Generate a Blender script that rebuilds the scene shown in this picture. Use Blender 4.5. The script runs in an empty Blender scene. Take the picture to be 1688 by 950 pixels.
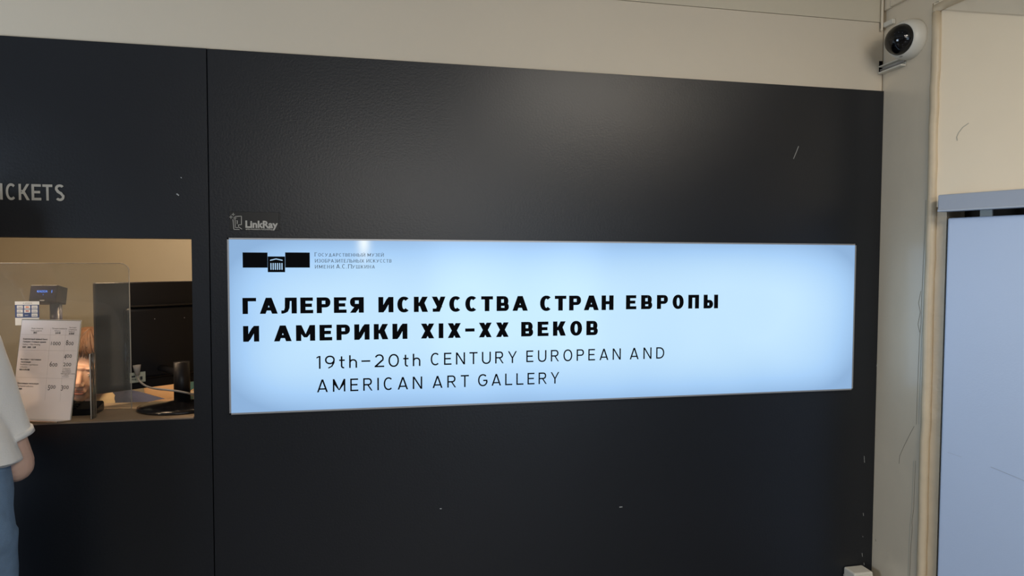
import bpy, bmesh, math, random
from mathutils import Vector, Matrix, noise

# ------------------------------------------------------------------ camera
SC = bpy.context.scene
COL = SC.collection
FPX = 1064.97
YAW, PITCH, ROLL = 0.1958, 0.0395, 0.0032
CAM = Vector((0.0, -1.9313, 1.55))
_f = Vector((math.sin(YAW), math.cos(YAW), 0)); _r = Vector((math.cos(YAW), -math.sin(YAW), 0)); _z = Vector((0, 0, 1))
FWD = _f*math.cos(PITCH) - _z*math.sin(PITCH)
_u = _z*math.cos(PITCH) + _f*math.sin(PITCH)
RGT = _r*math.cos(ROLL) + _u*math.sin(ROLL)
UPV = -_r*math.sin(ROLL) + _u*math.cos(ROLL)
cd = bpy.data.cameras.new('camera'); cam = bpy.data.objects.new('camera', cd); COL.objects.link(cam)
cd.sensor_width = 36; cd.lens = FPX*36/1688; cd.clip_start = 0.02
M = Matrix((RGT, UPV, -FWD)).transposed().to_4x4(); M.translation = CAM
cam.matrix_world = M
SC.camera = cam

# ------------------------------------------------------------------ world, lights, exposure
w = bpy.data.worlds.new('world'); SC.world = w; w.use_nodes = True
w.node_tree.nodes['Background'].inputs[0].default_value = (0.62, 0.66, 0.72, 1)
w.node_tree.nodes['Background'].inputs[1].default_value = 0.05
SC.view_settings.view_transform = 'Standard'; SC.view_settings.look = 'None'
SC.view_settings.exposure = 0.0; SC.view_settings.gamma = 1.0
try: SC.cycles.use_denoising = True
except Exception: pass

def area(name, loc, target, size, size_y, power, color):
    l = bpy.data.lights.new(name, 'AREA'); l.shape = 'RECTANGLE'; l.size = size; l.size_y = size_y
    l.energy = power; l.color = color
    o = bpy.data.objects.new(name, l); COL.objects.link(o); o.location = loc
    o.rotation_euler = (Vector(target)-Vector(loc)).to_track_quat('-Z', 'Y').to_euler()
    return o
# ceiling lamps of the hall (behind and above the photographer), daylight and an added cool fill, lamps of the booth and an added face fill
area('ceiling_lamp_light', (0.25, -6.2, 2.40), (0.3, 0, 1.5), 2.2, 0.35, 38, (1.0, 0.95, 0.88))
area('ceiling_lamp_light', (1.20, -2.0, 2.66), (1.20, -2.0, 0), 0.9, 0.3, 29, (1.0, 0.92, 0.80))
sl = bpy.data.lights.new('counter_spot_light', 'SPOT'); sl.energy = 26; sl.color = (1.0, 0.74, 0.50); sl.spot_size = .42; sl.spot_blend = .8; sl.shadow_soft_size = .04
so_l = bpy.data.objects.new('counter_spot_light', sl); COL.objects.link(so_l); so_l.location = (-2.1, -1.0, 2.5); so_l.rotation_euler = (Vector((-.90, .03, 1.22))-Vector((-2.1, -1.0, 2.5))).to_track_quat('-Z', 'Y').to_euler()
area('daylight_fill', (-2.45, -1.35, 1.30), (1.8, -0.3, 1.25), 0.9, 0.9, 33, (0.66, 0.81, 1.0))  # cool fill added on the left to brighten strip, panel and reveal
area('daylight_fill', (1.6, -5.8, 1.2), (0.6, 0, 1.0), 2.0, 1.6, 22, (0.62, 0.79, 1.0))
area('booth_lamp_light', (-0.55, 1.10, 2.16), (-0.72, 1.2, 1.1), 0.35, 0.2, 9, (1.0, 0.74, 0.48))
area('booth_lamp_light', (-1.20, 0.50, 2.16), (-1.08, 0.55, 1.1), 0.4, 0.3, 11, (1.0, 0.72, 0.46))
area('clerk_face_fill', (-1.0, 0.21, 1.60), (-1.02, 0.62, 1.15), 0.5, 0.03, 5.0, (1.0, 0.72, 0.46))  # unseen warm fill added to brighten the clerk's face

# ------------------------------------------------------------------ pixel helpers (turn a point of the photograph into a point on a real plane)
def ray(x, y): return FWD + RGT*((x-844)/FPX) - UPV*((y-475)/FPX)
def PY(x, y, Y=0.0):
    v = ray(x, y); return CAM + v*((Y-CAM.y)/v.y)
def PX(x, y, X):
    v = ray(x, y); return CAM + v*((X-CAM.x)/v.x)
def PN(x, y, p0, n):
    v = ray(x, y); return CAM + v*((Vector(p0)-CAM).dot(n)/v.dot(n))

# ------------------------------------------------------------------ materials
def srgb(r, g, b):
    f = lambda c: (c/255/12.92) if c/255 <= .04045 else ((c/255+.055)/1.055)**2.4
    return (f(r), f(g), f(b), 1)
def mat(name, col, rough=.5, metal=0, var=0.0, scale=8, bump=0.0, bscale=60, spec=.5, coat=0, sss=0, trans=0):
    m = bpy.data.materials.new(name); m.use_nodes = True; nt = m.node_tree; b = nt.nodes['Principled BSDF']
    b.inputs['Base Color'].default_value = col; b.inputs['Roughness'].default_value = rough; b.inputs['Metallic'].default_value = metal
    b.inputs['Specular IOR Level'].default_value = spec; b.inputs['Coat Weight'].default_value = coat; b.inputs['Coat Roughness'].default_value = .2
    if sss: b.inputs['Subsurface Weight'].default_value = sss; b.inputs['Subsurface Radius'].default_value = (.01, .004, .002); b.inputs['Subsurface Scale'].default_value = 1
    if trans: b.inputs['Transmission Weight'].default_value = trans
    tc = nt.nodes.new('ShaderNodeTexCoord')
    if var:
        n = nt.nodes.new('ShaderNodeTexNoise'); n.inputs['Scale'].default_value = scale; n.inputs['Detail'].default_value = 5
        nt.links.new(tc.outputs['Object'], n.inputs['Vector'])
        mx = nt.nodes.new('ShaderNodeMix'); mx.data_type = 'RGBA'
        mx.inputs[6].default_value = tuple(c*(1-var) for c in col[:3])+(1,); mx.inputs[7].default_value = tuple(min(1, c*(1+var)) for c in col[:3])+(1,)
        nt.links.new(n.outputs['Fac'], mx.inputs[0]); nt.links.new(mx.outputs[2], b.inputs['Base Color'])
    if bump:
        n2 = nt.nodes.new('ShaderNodeTexNoise'); n2.inputs['Scale'].default_value = bscale; n2.inputs['Detail'].default_value = 4
        nt.links.new(tc.outputs['Object'], n2.inputs['Vector'])
        bp = nt.nodes.new('ShaderNodeBump'); bp.inputs['Strength'].default_value = bump; bp.inputs['Distance'].default_value = .004
        nt.links.new(n2.outputs['Fac'], bp.inputs['Height']); nt.links.new(bp.outputs['Normal'], b.inputs['Normal'])
    return m
def emis(name, col, strength):
    m = bpy.data.materials.new(name); m.use_nodes = True; b = m.node_tree.nodes['Principled BSDF']
    b.inputs['Base Color'].default_value = (.02, .02, .02, 1); b.inputs['Emission Color'].default_value = col; b.inputs['Emission Strength'].default_value = strength
    return m
def acrylic(name, tint=(.93, .93, .9, 1), dust=.06, rough=.02):
    m = bpy.data.materials.new(name); m.use_nodes = True; nt = m.node_tree; nt.nodes.clear()
    out = nt.nodes.new('ShaderNodeOutputMaterial'); tr = nt.nodes.new('ShaderNodeBsdfTransparent'); gl = nt.nodes.new('ShaderNodeBsdfGlossy')
    df = nt.nodes.new('ShaderNodeBsdfDiffuse'); fr = nt.nodes.new('ShaderNodeFresnel'); m1 = nt.nodes.new('ShaderNodeMixShader'); m2 = nt.nodes.new('ShaderNodeMixShader')
    tr.inputs[0].default_value = tint; gl.inputs['Roughness'].default_value = rough; df.inputs[0].default_value = (.8, .76, .68, 1); fr.inputs[0].default_value = 1.45
    n = nt.nodes.new('ShaderNodeTexNoise'); n.inputs['Scale'].default_value = 5; mr = nt.nodes.new('ShaderNodeMapRange')
    mr.inputs['From Min'].default_value = .3; mr.inputs['From Max'].default_value = .7; mr.inputs['To Min'].default_value = dust*.6; mr.inputs['To Max'].default_value = dust*1.5
    nt.links.new(n.outputs['Fac'], mr.inputs['Value']); nt.links.new(mr.outputs[0], m2.inputs[0])
    nt.links.new(fr.outputs[0], m1.inputs[0]); nt.links.new(tr.outputs[0], m1.inputs[1]); nt.links.new(gl.outputs[0], m1.inputs[2])
    nt.links.new(m1.outputs[0], m2.inputs[1]); nt.links.new(df.outputs[0], m2.inputs[2]); nt.links.new(m2.outputs[0], out.inputs[0])
    return m

BLACKPAINT = mat('black_wall_paint', (.0058, .0072, .0105, 1), .34, var=.12, scale=5, bump=.09, bscale=160, spec=.5)
WHITEWALL = mat('off_white_wall_paint', (.66, .575, .45, 1), .6, var=.05, scale=2.5, bump=.15, bscale=40)
CREAM = mat('cream_oil_paint', (.70, .60, .455, 1), .30, var=.07, scale=4, bump=.35, bscale=18, spec=.5, coat=.8)
CREAM2 = mat('cream_reveal_paint', (.90, .76, .56, 1), .45, var=.06, scale=3, bump=.3, bscale=14)
BEADM = mat('worn_cream_bead_paint', (.62, .50, .34, 1), .4, var=.12, scale=14, bump=.5, bscale=30)
CEILM = mat('ceiling_paint', (.60, .57, .52, 1), .8, var=.03)
FLOORM = mat('floor_stone', (.22, .20, .18, 1), .35, var=.15, scale=6)
BACKM = mat('hall_wall_paint', (.40, .38, .34, 1), .7, var=.05)
BOOTHM = mat('booth_wall_olive', (.27, .245, .19, 1), .6, var=.1, scale=4)
BOOTHL = mat('booth_light_panel', (.42, .36, .26, 1), .55, var=.04)
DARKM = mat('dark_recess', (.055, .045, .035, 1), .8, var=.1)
GREYRAIL = mat('grey_painted_rail', (.36, .40, .48, 1), .42, var=.05, scale=3)
GREYPANEL = mat('pale_grey_laminate', (.50, .61, .82, 1), .38, var=.04, scale=2, bump=.05, bscale=200)
VINYL = mat('black_vinyl', (.002, .002, .003, 1), .6, spec=.05)
GREYINK = mat('dark_grey_ink', (.02, .025, .03, 1), .5)
BLACKINK = mat('black_ink', (.03, .025, .025, 1), .6)
REDINK = mat('grey_brown_ink', (.16, .12, .10, 1), .6)
FRAMEM = mat('sign_frame_aluminium', (.42, .42, .43, 1), .4, metal=.6)
TICKM = mat('beige_grey_letter_film', (.44, .41, .35, 1), .6, var=.06, scale=30)
CHALK = mat('pale_scratch', (.35, .35, .34, 1), .7)
CRACKM = mat('crack_line', (.22, .19, .14, 1), .9)
CRACKL = mat('raised_crack', (.52, .48, .38, 1), .5)
PLATEM = mat('black_plate_gloss', (.006, .006, .006, 1), .35)
PLATEINK = mat('plate_print', (.42, .39, .34, 1), .5)
WOODM = mat('counter_brown', (.30, .22, .145, 1), .4, var=.2, scale=10)
BLACKPL = mat('black_plastic', (.006, .006, .008, 1), .42, spec=.3)
BLACKGL = mat('black_gloss_plastic', (.008, .008, .010, 1), .16)
WHITEPL = mat('white_plastic', (.66, .62, .53, 1), .38, var=.04)
GREYCABLE = mat('grey_cable_rubber', (.30, .28, .26, 1), .5)
PAPER = mat('white_paper', (.88, .80, .77, 1), .75, var=.02)
CREAMPAPER = mat('cream_card', (.62, .56, .45, 1), .7, var=.05)
ACR = acrylic('clear_acrylic_dusty', dust=.055)
ACR2 = acrylic('clear_acrylic', dust=.02)
ACREDGE = mat('acrylic_cut_edge', (.55, .52, .46, 1), .15)
SKIN = mat('skin', (.74, .46, .35, 1), .5, var=.10, scale=20, sss=.15)
SKIN2 = mat('skin_arm', (.60, .40, .32, 1), .5, var=.10, scale=16, sss=.12)
LIPS = mat('lips', (.50, .18, .14, 1), .4)
EYEW = mat('eye_white', (.7, .66, .6, 1), .3)
EYED = mat('eye_dark', (.05, .03, .02, 1), .2)
HAIR = mat('reddish_brown_hair', (.10, .045, .020, 1), .45, var=.8, scale=70, spec=.3)
HAIR2 = mat('dark_hair', (.03, .02, .015, 1), .4, var=.3, scale=60)
NAVY = mat('navy_knit', (.018, .024, .06, 1), .8, var=.25, scale=40, bump=.3, bscale=200)
PEACH = mat('peach_shell', (.75, .45, .22, 1), .5)
TEE = mat('white_cotton', (.74, .73, .71, 1), .85, var=.03, bump=.2, bscale=300)
DENIM = mat('blue_denim', (.15, .24, .37, 1), .85, var=.35, scale=26, bump=.4, bscale=500)
SHOEM = mat('shoe_leather', (.05, .04, .04, 1), .5)
TEAL = mat('turquoise_card', (.05, .38, .50, 1), .5)
STICK = mat('label_paper', (.45, .47, .38, 1), .6)
BLUECARD = mat('blue_card_print', (.05, .07, .16, 1), .6)
ORANGE = mat('orange_print', (.75, .18, .06, 1), .6)
REDP = mat('red_print', (.45, .08, .06, 1), .6)
CREAMP = mat('cream_print', (.80, .72, .60, 1), .6)
LCD = emis('blue_display_glow', (.06, .25, 1, 1), 1.6)
LCDD = mat('display_window', (.02, .02, .035, 1), .12)

# smoked dome
def smoked():
    m = bpy.data.materials.new('smoked_dome'); m.use_nodes = True; nt = m.node_tree; nt.nodes.clear()
    out = nt.nodes.new('ShaderNodeOutputMaterial'); tr = nt.nodes.new('ShaderNodeBsdfTransparent'); gl = nt.nodes.new('ShaderNodeBsdfGlossy')
    fr = nt.nodes.new('ShaderNodeFresnel'); mx = nt.nodes.new('ShaderNodeMixShader')
    tr.inputs[0].default_value = (.28, .28, .33, 1); gl.inputs['Roughness'].default_value = .08; fr.inputs[0].default_value = 1.6
    nt.links.new(fr.outputs[0], mx.inputs[0]); nt.links.new(tr.outputs[0], mx.inputs[1]); nt.links.new(gl.outputs[0], mx.inputs[2]); nt.links.new(mx.outputs[0], out.inputs[0])
    return m
SMOKED = smoked()

# sign face: a lightbox, LEDs brightest in the middle band, a little dimmer along its edges
HX, HZ = PY(600, 398).x, PY(600, 398).z     # highlight streak painted into the emission near the top edge
def lightbox(cx, cz, hw, hh):
    m = bpy.data.materials.new('lightbox_face'); m.use_nodes = True; nt = m.node_tree; b = nt.nodes['Principled BSDF']
    b.inputs['Base Color'].default_value = (.06, .07, .08, 1); b.inputs['Roughness'].default_value = .12; b.inputs['Specular IOR Level'].default_value = .5
    tc = nt.nodes.new('ShaderNodeTexCoord'); sp = nt.nodes.new('ShaderNodeSeparateXYZ'); nt.links.new(tc.outputs['Object'], sp.inputs[0])
    def mth(op, a, b_=None):
        n = nt.nodes.new('ShaderNodeMath'); n.operation = op
        for i, v in enumerate((a, b_)):
            if v is None: continue
            if isinstance(v, (int, float)): n.inputs[i].default_value = v
            else: nt.links.new(v, n.inputs[i])
        return n.outputs[0]
    u = mth('ABSOLUTE', mth('DIVIDE', mth('SUBTRACT', sp.outputs[0], cx), hw))
    v = mth('ABSOLUTE', mth('DIVIDE', mth('SUBTRACT', sp.outputs[2], cz), hh))
    eu = mth('POWER', u, 10); ev = mth('POWER', v, 3.0)
    e = mth('MINIMUM', mth('ADD', mth('MULTIPLY', eu, .75), mth('MULTIPLY', ev, .85)), 1.0)
    ns = nt.nodes.new('ShaderNodeTexNoise'); ns.inputs['Scale'].default_value = 3; ns.inputs['Detail'].default_value = 1; nt.links.new(tc.outputs['Object'], ns.inputs['Vector'])
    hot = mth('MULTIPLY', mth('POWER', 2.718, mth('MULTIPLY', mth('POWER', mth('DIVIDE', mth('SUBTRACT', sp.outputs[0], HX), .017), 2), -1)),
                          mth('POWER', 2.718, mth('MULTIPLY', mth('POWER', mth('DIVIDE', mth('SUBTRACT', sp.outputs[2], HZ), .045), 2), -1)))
    e2 = mth('ADD', e, mth('MULTIPLY', mth('SUBTRACT', ns.outputs['Fac'], .5), .35))
    r = nt.nodes.new('ShaderNodeValToRGB'); el = r.color_ramp.elements
    el[0].position = 0.0; el[0].color = srgb(195, 230, 255); el[1].position = 1.0; el[1].color = srgb(136, 174, 216)
    k = r.color_ramp.elements.new(.5); k.color = srgb(165, 206, 247)
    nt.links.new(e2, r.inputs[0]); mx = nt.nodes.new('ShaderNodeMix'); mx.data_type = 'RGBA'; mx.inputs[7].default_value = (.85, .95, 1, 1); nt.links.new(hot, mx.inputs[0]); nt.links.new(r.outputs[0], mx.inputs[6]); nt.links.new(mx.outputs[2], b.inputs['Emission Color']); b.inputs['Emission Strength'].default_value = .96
    return m

# ------------------------------------------------------------------ mesh helpers
def obj(name, bm, m, parent=None, smooth=False):
    me = bpy.data.meshes.new(name)
    if smooth:
        for f in bm.faces: f.smooth = True
    bm.to_mesh(me); bm.free()
    for mm in (m if isinstance(m, (list, tuple)) else [m]): me.materials.append(mm)
    o = bpy.data.objects.new(name, me); COL.objects.link(o)
    if parent: o.parent = parent
    return o
def tag(o, label=None, cat=None, group=None, kind=None):
    if label: o['label'] = label
    if cat: o['category'] = cat
    if group: o['group'] = group
    if kind: o['kind'] = kind
    return o
def thing(name, label, cat, group=None):
    o = bpy.data.objects.new(name, None); COL.objects.link(o); o.empty_display_size = .05
    return tag(o, label, cat, group)
def struct(name, bm, m, parent=None, smooth=False):
    o = obj(name, bm, m, parent, smooth)
    if not parent: o['kind'] = 'structure'
    return o
def box(bm, lo, hi, bev=0, seg=2, mx=None):
    r = bmesh.ops.create_cube(bm, size=1); vs = r['verts']
    for v in vs:
        v.co = Vector([(lo[i]+hi[i])/2 + v.co[i]*(hi[i]-lo[i]) for i in range(3)])
    if bev:
        es = {e for v in vs for e in v.link_edges}
        rr = bmesh.ops.bevel(bm, geom=list(es), offset=bev, segments=seg, affect='EDGES', profile=.5)
        vs = list({v for f in rr['faces'] for v in f.verts} | {v for v in vs if v.is_valid})
        allv = set(vs); stack = list(vs)
        while stack:
            v = stack.pop()
            for e in v.link_edges:
                q = e.other_vert(v)
                if q not in allv: allv.add(q); stack.append(q)
        vs = list(allv)
    if mx is not None:
        for v in vs: v.co = mx @ v.co
    return vs
def bx(lo, hi, bev=0, seg=2, mx=None):
    bm = bmesh.new(); box(bm, lo, hi, bev, seg, mx); return bm
def poly_prism(bm, pts, d):
    """pts: list of Vector (planar), d: extrusion Vector"""
    a = [bm.verts.new(p) for p in pts]; b = [bm.verts.new(Vector(p)+d) for p in pts]
    bm.faces.new(a); bm.faces.new(list(reversed(b)))
    n = len(pts)
    for i in range(n): bm.faces.new((a[i], b[i], b[(i+1) % n], a[(i+1) % n]))
    bmesh.ops.recalc_face_normals(bm, faces=bm.faces)
def tube(bm, pts, rad, seg=10, caps=True, ref=None):
    """swept tube; rad: number, or list of numbers or (ra, rb) pairs"""
    pts = [Vector(p) for p in pts]; n = len(pts)
    rings = []; up = Vector(ref) if ref else None
    for i, p in enumerate(pts):
        t = (pts[min(i+1, n-1)]-pts[max(i-1, 0)]).normalized()
        if up is None: up = Vector((0, 0, 1)) if abs(t.z) < .9 else Vector((0, 1, 0))
        s = t.cross(up)
        if s.length < 1e-5: s = t.cross(Vector((0, 1, 0.1)))
        s.normalize(); q = s.cross(t).normalized()
        if not ref: up = q
        r = rad[i] if isinstance(rad, (list, tuple)) else rad
        ra, rb = r if isinstance(r, (list, tuple)) else (r, r)
        rings.append([bm.verts.new(p + s*ra*math.cos(a) + q*rb*math.sin(a)) for a in [2*math.pi*k/seg for k in range(seg)]])
    for i in range(n-1):
        for k in range(seg):
            bm.faces.new((rings[i][k], rings[i][(k+1) % seg], rings[i+1][(k+1) % seg], rings[i+1][k]))
    if caps:
        bm.faces.new(list(reversed(rings[0]))); bm.faces.new(rings[-1])
    return rings
def ell(bm, c, r, rot=None, seg=20, ring=14):
    res = bmesh.ops.create_uvsphere(bm, u_segments=seg, v_segments=ring, radius=1)
    m4 = Matrix.Translation(Vector(c)) @ ((rot or Matrix.Identity(3)).to_4x4()) @ Matrix.Diagonal((r[0], r[1], r[2], 1))
    for v in res['verts']: v.co = m4 @ v.co
    return res['verts']
def limb(bm, pts, rad, seg=16, sub=4):
    """tapered limb: smooth path through joints, round ends"""
    P = [Vector(p) for p in pts]; out = []; rr = []
    def g(r): return r if isinstance(r, (list, tuple)) else (r, r)
    for i in range(len(P)-1):
        p0 = P[max(i-1, 0)]; p1 = P[i]; p2 = P[i+1]; p3 = P[min(i+2, len(P)-1)]
        for k in range(sub):
            t = k/sub
            out.append(.5*((2*p1)+(p2-p0)*t+(2*p0-5*p1+4*p2-p3)*t*t+(-p0+3*p1-3*p2+p3)*t**3))
            a, b = g(rad[i]), g(rad[i+1]); rr.append((a[0]*(1-t)+b[0]*t, a[1]*(1-t)+b[1]*t))
    out.append(P[-1]); rr.append(g(rad[-1]))
    tube(bm, out, rr, seg)
    for c, r in ((out[0], rr[0]), (out[-1], rr[-1])):
        m_ = min(r); ell(bm, c, (m_*.98, m_*.98, m_*.98), seg=12, ring=8)
def fuse(o, voxel, smooth=6, decimate=None):
    """one continuous surface out of overlapping closed shells"""
    md = o.modifiers.new('r', 'REMESH'); md.mode = 'VOXEL'; md.voxel_size = voxel; md.use_smooth_shade = True
    if smooth:
        s = o.modifiers.new('s', 'SMOOTH'); s.factor = .5; s.iterations = smooth
    if decimate:
        dd = o.modifiers.new('d', 'DECIMATE'); dd.ratio = decimate
    bpy.context.view_layer.update()
    dg = bpy.context.evaluated_depsgraph_get(); me = bpy.data.meshes.new_from_object(o.evaluated_get(dg))
    o.modifiers.clear(); old = o.data; o.data = me; bpy.data.meshes.remove(old)
    for p in me.polygons: p.use_smooth = True
    return o

# ------------------------------------------------------------------ lettering drawn with strokes (cap height = 1)
class G:
    def __init__(s, w, t): s.w, s.t, s.p = w, t, []
    def V(s, x, y0=0, y1=1): s.p.append([(x, y0), (x+s.w, y0), (x+s.w, y1), (x, y1)])
    def H(s, y, x0, x1): s.p.append([(x0, y), (x1, y), (x1, y+s.t), (x0, y+s.t)])
    def D(s, x0, x1, y0=0, y1=1, w=None):
        w = w or s.w; s.p.append([(x0, y0), (x0+w, y0), (x1+w, y1), (x1, y1)])
    def A(s, cx, cy, rx, ry, a0, a1, n=22):
        """ring sector, outer radii rx, ry"""
        w, t = s.w, s.t; q = []
        N = max(4, int(n*abs(a1-a0)/360)+1)
        for i in range(N):
            a, b = (math.radians(a0+(a1-a0)*k/N) for k in (i, i+1))
            def o(c, kx, ky):
                cs, sn = math.cos(c), math.sin(c); e = .94
                return (cx+kx*math.copysign(abs(cs)**e, cs), cy+ky*math.copysign(abs(sn)**e, sn))
            s.p.append([o(a, rx, ry), o(b, rx, ry), o(b, rx-w, ry-t), o(a, rx-w, ry-t)])
def glyph(c, w, t):
    g = G(w, t); b = w > .18     # bold or light
    def bowl(x, y0, y1, xr):     # right-hand bowl
        r = (y1-y0)/2; xm = xr - min(r*.95, (xr-x)*.6)
        g.H(y1-t, x, xm); g.H(y0, x, xm); g.A(xm, (y0+y1)/2, xr-xm, r, -90, 90)
    adv = .8
    if c in 'Г': adv = .80 if b else .6; g.V(0); g.H(1-t, 0, adv)
    elif c in 'АA':
        adv = 1.06 if b else .82; h = .20
        g.D(0, adv/2-w*.55, w=w*1.08); g.D(adv-w*1.08, adv/2-w*.53, w=w*1.08)
        g.p.append([(adv*.22, h), (adv*.78, h), (adv*.72, h+t*.95), (adv*.28, h+t*.95)])
    elif c == 'Л':
        adv = .93; g.V(adv-w); g.H(1-t, .22, adv); 
        g.p.append([(.22, 1), (.22+w*.98, 1), (.21+w*.9, .32), (.21, .32)])
        g.p.append([(.21, .36), (.21+w*.92, .36), (.15+w*.75, .10), (.16, .20)]); g.p.append([(0, 0), (.12, 0), (.26, .04), (.15+w*.75, .12), (.19, .22), (.13, .2), (0, .2)])
    elif c in 'ЕE':
        adv = .78 if b else .62; g.V(0); g.H(0, 0, adv); g.H(1-t, 0, adv*.98); g.H(.5-t/2+.01, 0, adv*.9)
    elif c in 'РP': adv = .84 if b else .66; g.V(0); bowl(0, .36 if b else .42, 1, adv)
    elif c == 'Я':
        adv = .86; g.V(adv-w); n0 = len(g.p); bowl(0, .36, 1, adv)
        for i in range(n0, len(g.p)): g.p[i] = [(adv-x, y) for x, y in g.p[i]]
        g.D(0, .30, 0, .42, w=w*1.15)
    elif c in 'ИЙ':
        adv = .96 if b else .8; g.V(0); g.V(adv-w); g.D(w*.35, adv-w*1.35, .12, .88, w=w); 
        g.p.append([(0, .0), (w, 0), (w*1.35, .14), (w*.3, .3)]); g.p.append([(adv, 1), (adv-w, 1), (adv-w*1.35, .86), (adv-w*.3, .7)])
        if c == 'Й': g.H(1.12, adv*.3, adv*.7)
    elif c in 'СC':
        adv = .82 if b else .72; g.A(adv*.53, .5, adv*.53, .52, 48, 312)
    elif c == 'G':
        adv = .8; g.A(adv*.52, .5, adv*.52, .52, 45, 350); g.H(.42, adv*.55, adv); g.V(adv-w, .3, .42+t)
    elif c in 'КK':
        adv = .92 if b else .74; g.V(0); g.D(w*.7, adv-w*1.2, .38, 1, w=w*1.15); g.D(adv-w*1.2, w*.95, 0, .62, w=w*1.2)
    elif c == 'У':
        adv = .90; g.D(adv*.22, adv-w*1.02, 0.0, 1, w=w*1.02); g.D(adv*.42-w*.1, 0, .3, 1, w=w*1.08); g.H(0, .06, .34)
    elif c == 'Y': adv = .76; g.V(adv/2-w/2, 0, .45); g.D(adv/2-w/2, 0, .42, 1); g.D(adv/2-w/2, adv-w, .42, 1)
    elif c in 'ТT': adv = .80 if b else .68; g.V(adv/2-w/2); g.H(1-t, 0, adv)
    elif c in 'ВB': adv = .84 if b else .68; g.V(0); bowl(0, 0, .56, adv); bowl(0, .56-t, 1, adv*.96)
    elif c in 'НH': adv = .86 if b else .75; g.V(0); g.V(adv-w); g.H(.5-t/2, 0, adv)
    elif c in 'ОO0': adv = .86 if b else (.80 if c != '0' else .82); g.A(adv/2, .5, adv/2, .52, 0, 360)
    elif c == 'П': adv = .84; g.V(0); g.V(adv-w); g.H(1-t, 0, adv)
    elif c == 'Ы': adv = 1.14; g.V(0); bowl(0, 0, .62, .75); g.V(adv-w)
    elif c == 'Ь': adv = .7; g.V(0); bowl(0, 0, .56, .7)
    elif c in 'МM':
        adv = 1.16 if b else .95; g.V(0); g.V(adv-w)
        k = .22 if b else .12
        g.p.append([(0, 1), (w*1.05, 1), (adv/2+w*.3, k), (adv/2-w*.3, k), (w*.5, .62)])
        g.p.append([(adv, 1), (adv-w*1.05, 1), (adv/2-w*.3, k), (adv/2+w*.3, k), (adv-w*.5, .62)])
    elif c == 'X' or c == 'Х': adv = .88 if b else .75; g.D(0, adv-w*1.12, w=w*1.12); g.D(adv-w*1.12, 0, w=w*1.12)
    elif c == 'I': adv = w; g.V(0)
    elif c in '–-': adv = .64 if b else .68; g.H(.5-t*.42, 0, adv)
    elif c == 'N': adv = .75; g.V(0); g.V(adv-w); g.D(adv-w*1.1, 0, w=w*1.1)
    elif c == 'U': adv = .75; g.V(0, .35); g.V(adv-w, .35); g.A(adv/2, .37, adv/2, .39, 180, 360)
    elif c == 'R': adv = .72; g.V(0); bowl(0, .42, 1, adv*.94); g.D(adv-w, adv*.42, 0, .46)
    elif c == 'D': adv = .75; g.V(0); bowl(0, 0, 1, adv)
    elif c == 'L': adv = .62; g.V(0); g.H(0, 0, adv)
    elif c == '1': adv = .30; g.V(adv-w); g.p.append([(0, .80), (0, .90), (adv-w, 1), (adv, 1), (adv-w, .89)])
    elif c == '9':
        adv = .74; g.A(adv/2, .67, adv/2, .34, 0, 360); g.p += [[(adv, .67), (adv-w, .67), (.38, .10), (.24, 0), (.46, .04), (.74*adv+.1, .28)]][:0]
        P = [(adv, .66), (adv*.96, .42), (adv*.74, .14), (.26, -.01)]; Q = [(adv-w, .66), (adv*.96-w, .46), (adv*.74-w*.7, .2), (.24, .09)]
        for i in range(3): g.p.append([P[i], P[i+1], Q[i+1], Q[i]])
    elif c == '2':
        adv = .74; g.A(adv*.49, .68, adv*.47, .34, 160, -30)
        e = adv*.49+adv*.47*.88; g.H(0, 0, adv)
        g.p.append([(adv*.93, .54), (adv*.93-w*1.3, .58), (0.0, .09), (.06, .0), (.16, .06)])
    elif c == 't': adv = .42; g.V(.12, .16, .93); g.H(.68-t, 0, adv); g.A(.12+.2, .2, .2, .22, 180, 290)
    elif c == 'h': adv = .60; g.V(0); g.V(adv-w, 0, .42); g.A(adv/2, .40, adv/2, .29, 0, 180)
    elif c == 'З': adv = .62; g.A(adv*.45, .74, adv*.5, .27, 150, -90); g.A(adv*.45, .27, adv*.55, .28, 90, -150)
    elif c == 'Б': adv = .66; g.V(0); bowl(0, 0, .56, .66); g.H(1-t, 0, .58)
    elif c == 'Д': adv = .85; g.D(.1, adv/2-w/2, .0, 1); g.D(adv-.1-w, adv/2-w/2, 0, 1); g.H(0, 0, adv); g.V(0, -.14, t); g.V(adv-w, -.14, t)
    elif c == 'Ш': adv = 1.1; g.V(0); g.V(adv-w); g.V(adv/2-w/2); g.H(0, 0, adv)
    elif c == '.': adv = w*1.3; g.H(0, 0, w*1.2)
    elif c == 'S':
        adv = .62; r = .285
        g.A(adv/2, .74, adv/2, .28, 35, 200); g.A(adv/2, .27, adv/2, .29, -145, 20)
        g.p.append([(0, .70), (w*1.0, .74), (w*1.7, .60), (adv*.72, .53), (adv, .28), (adv-w, .25), (adv-w*1.6, .38), (adv*.2, .50)])
    return adv, g.p
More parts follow.
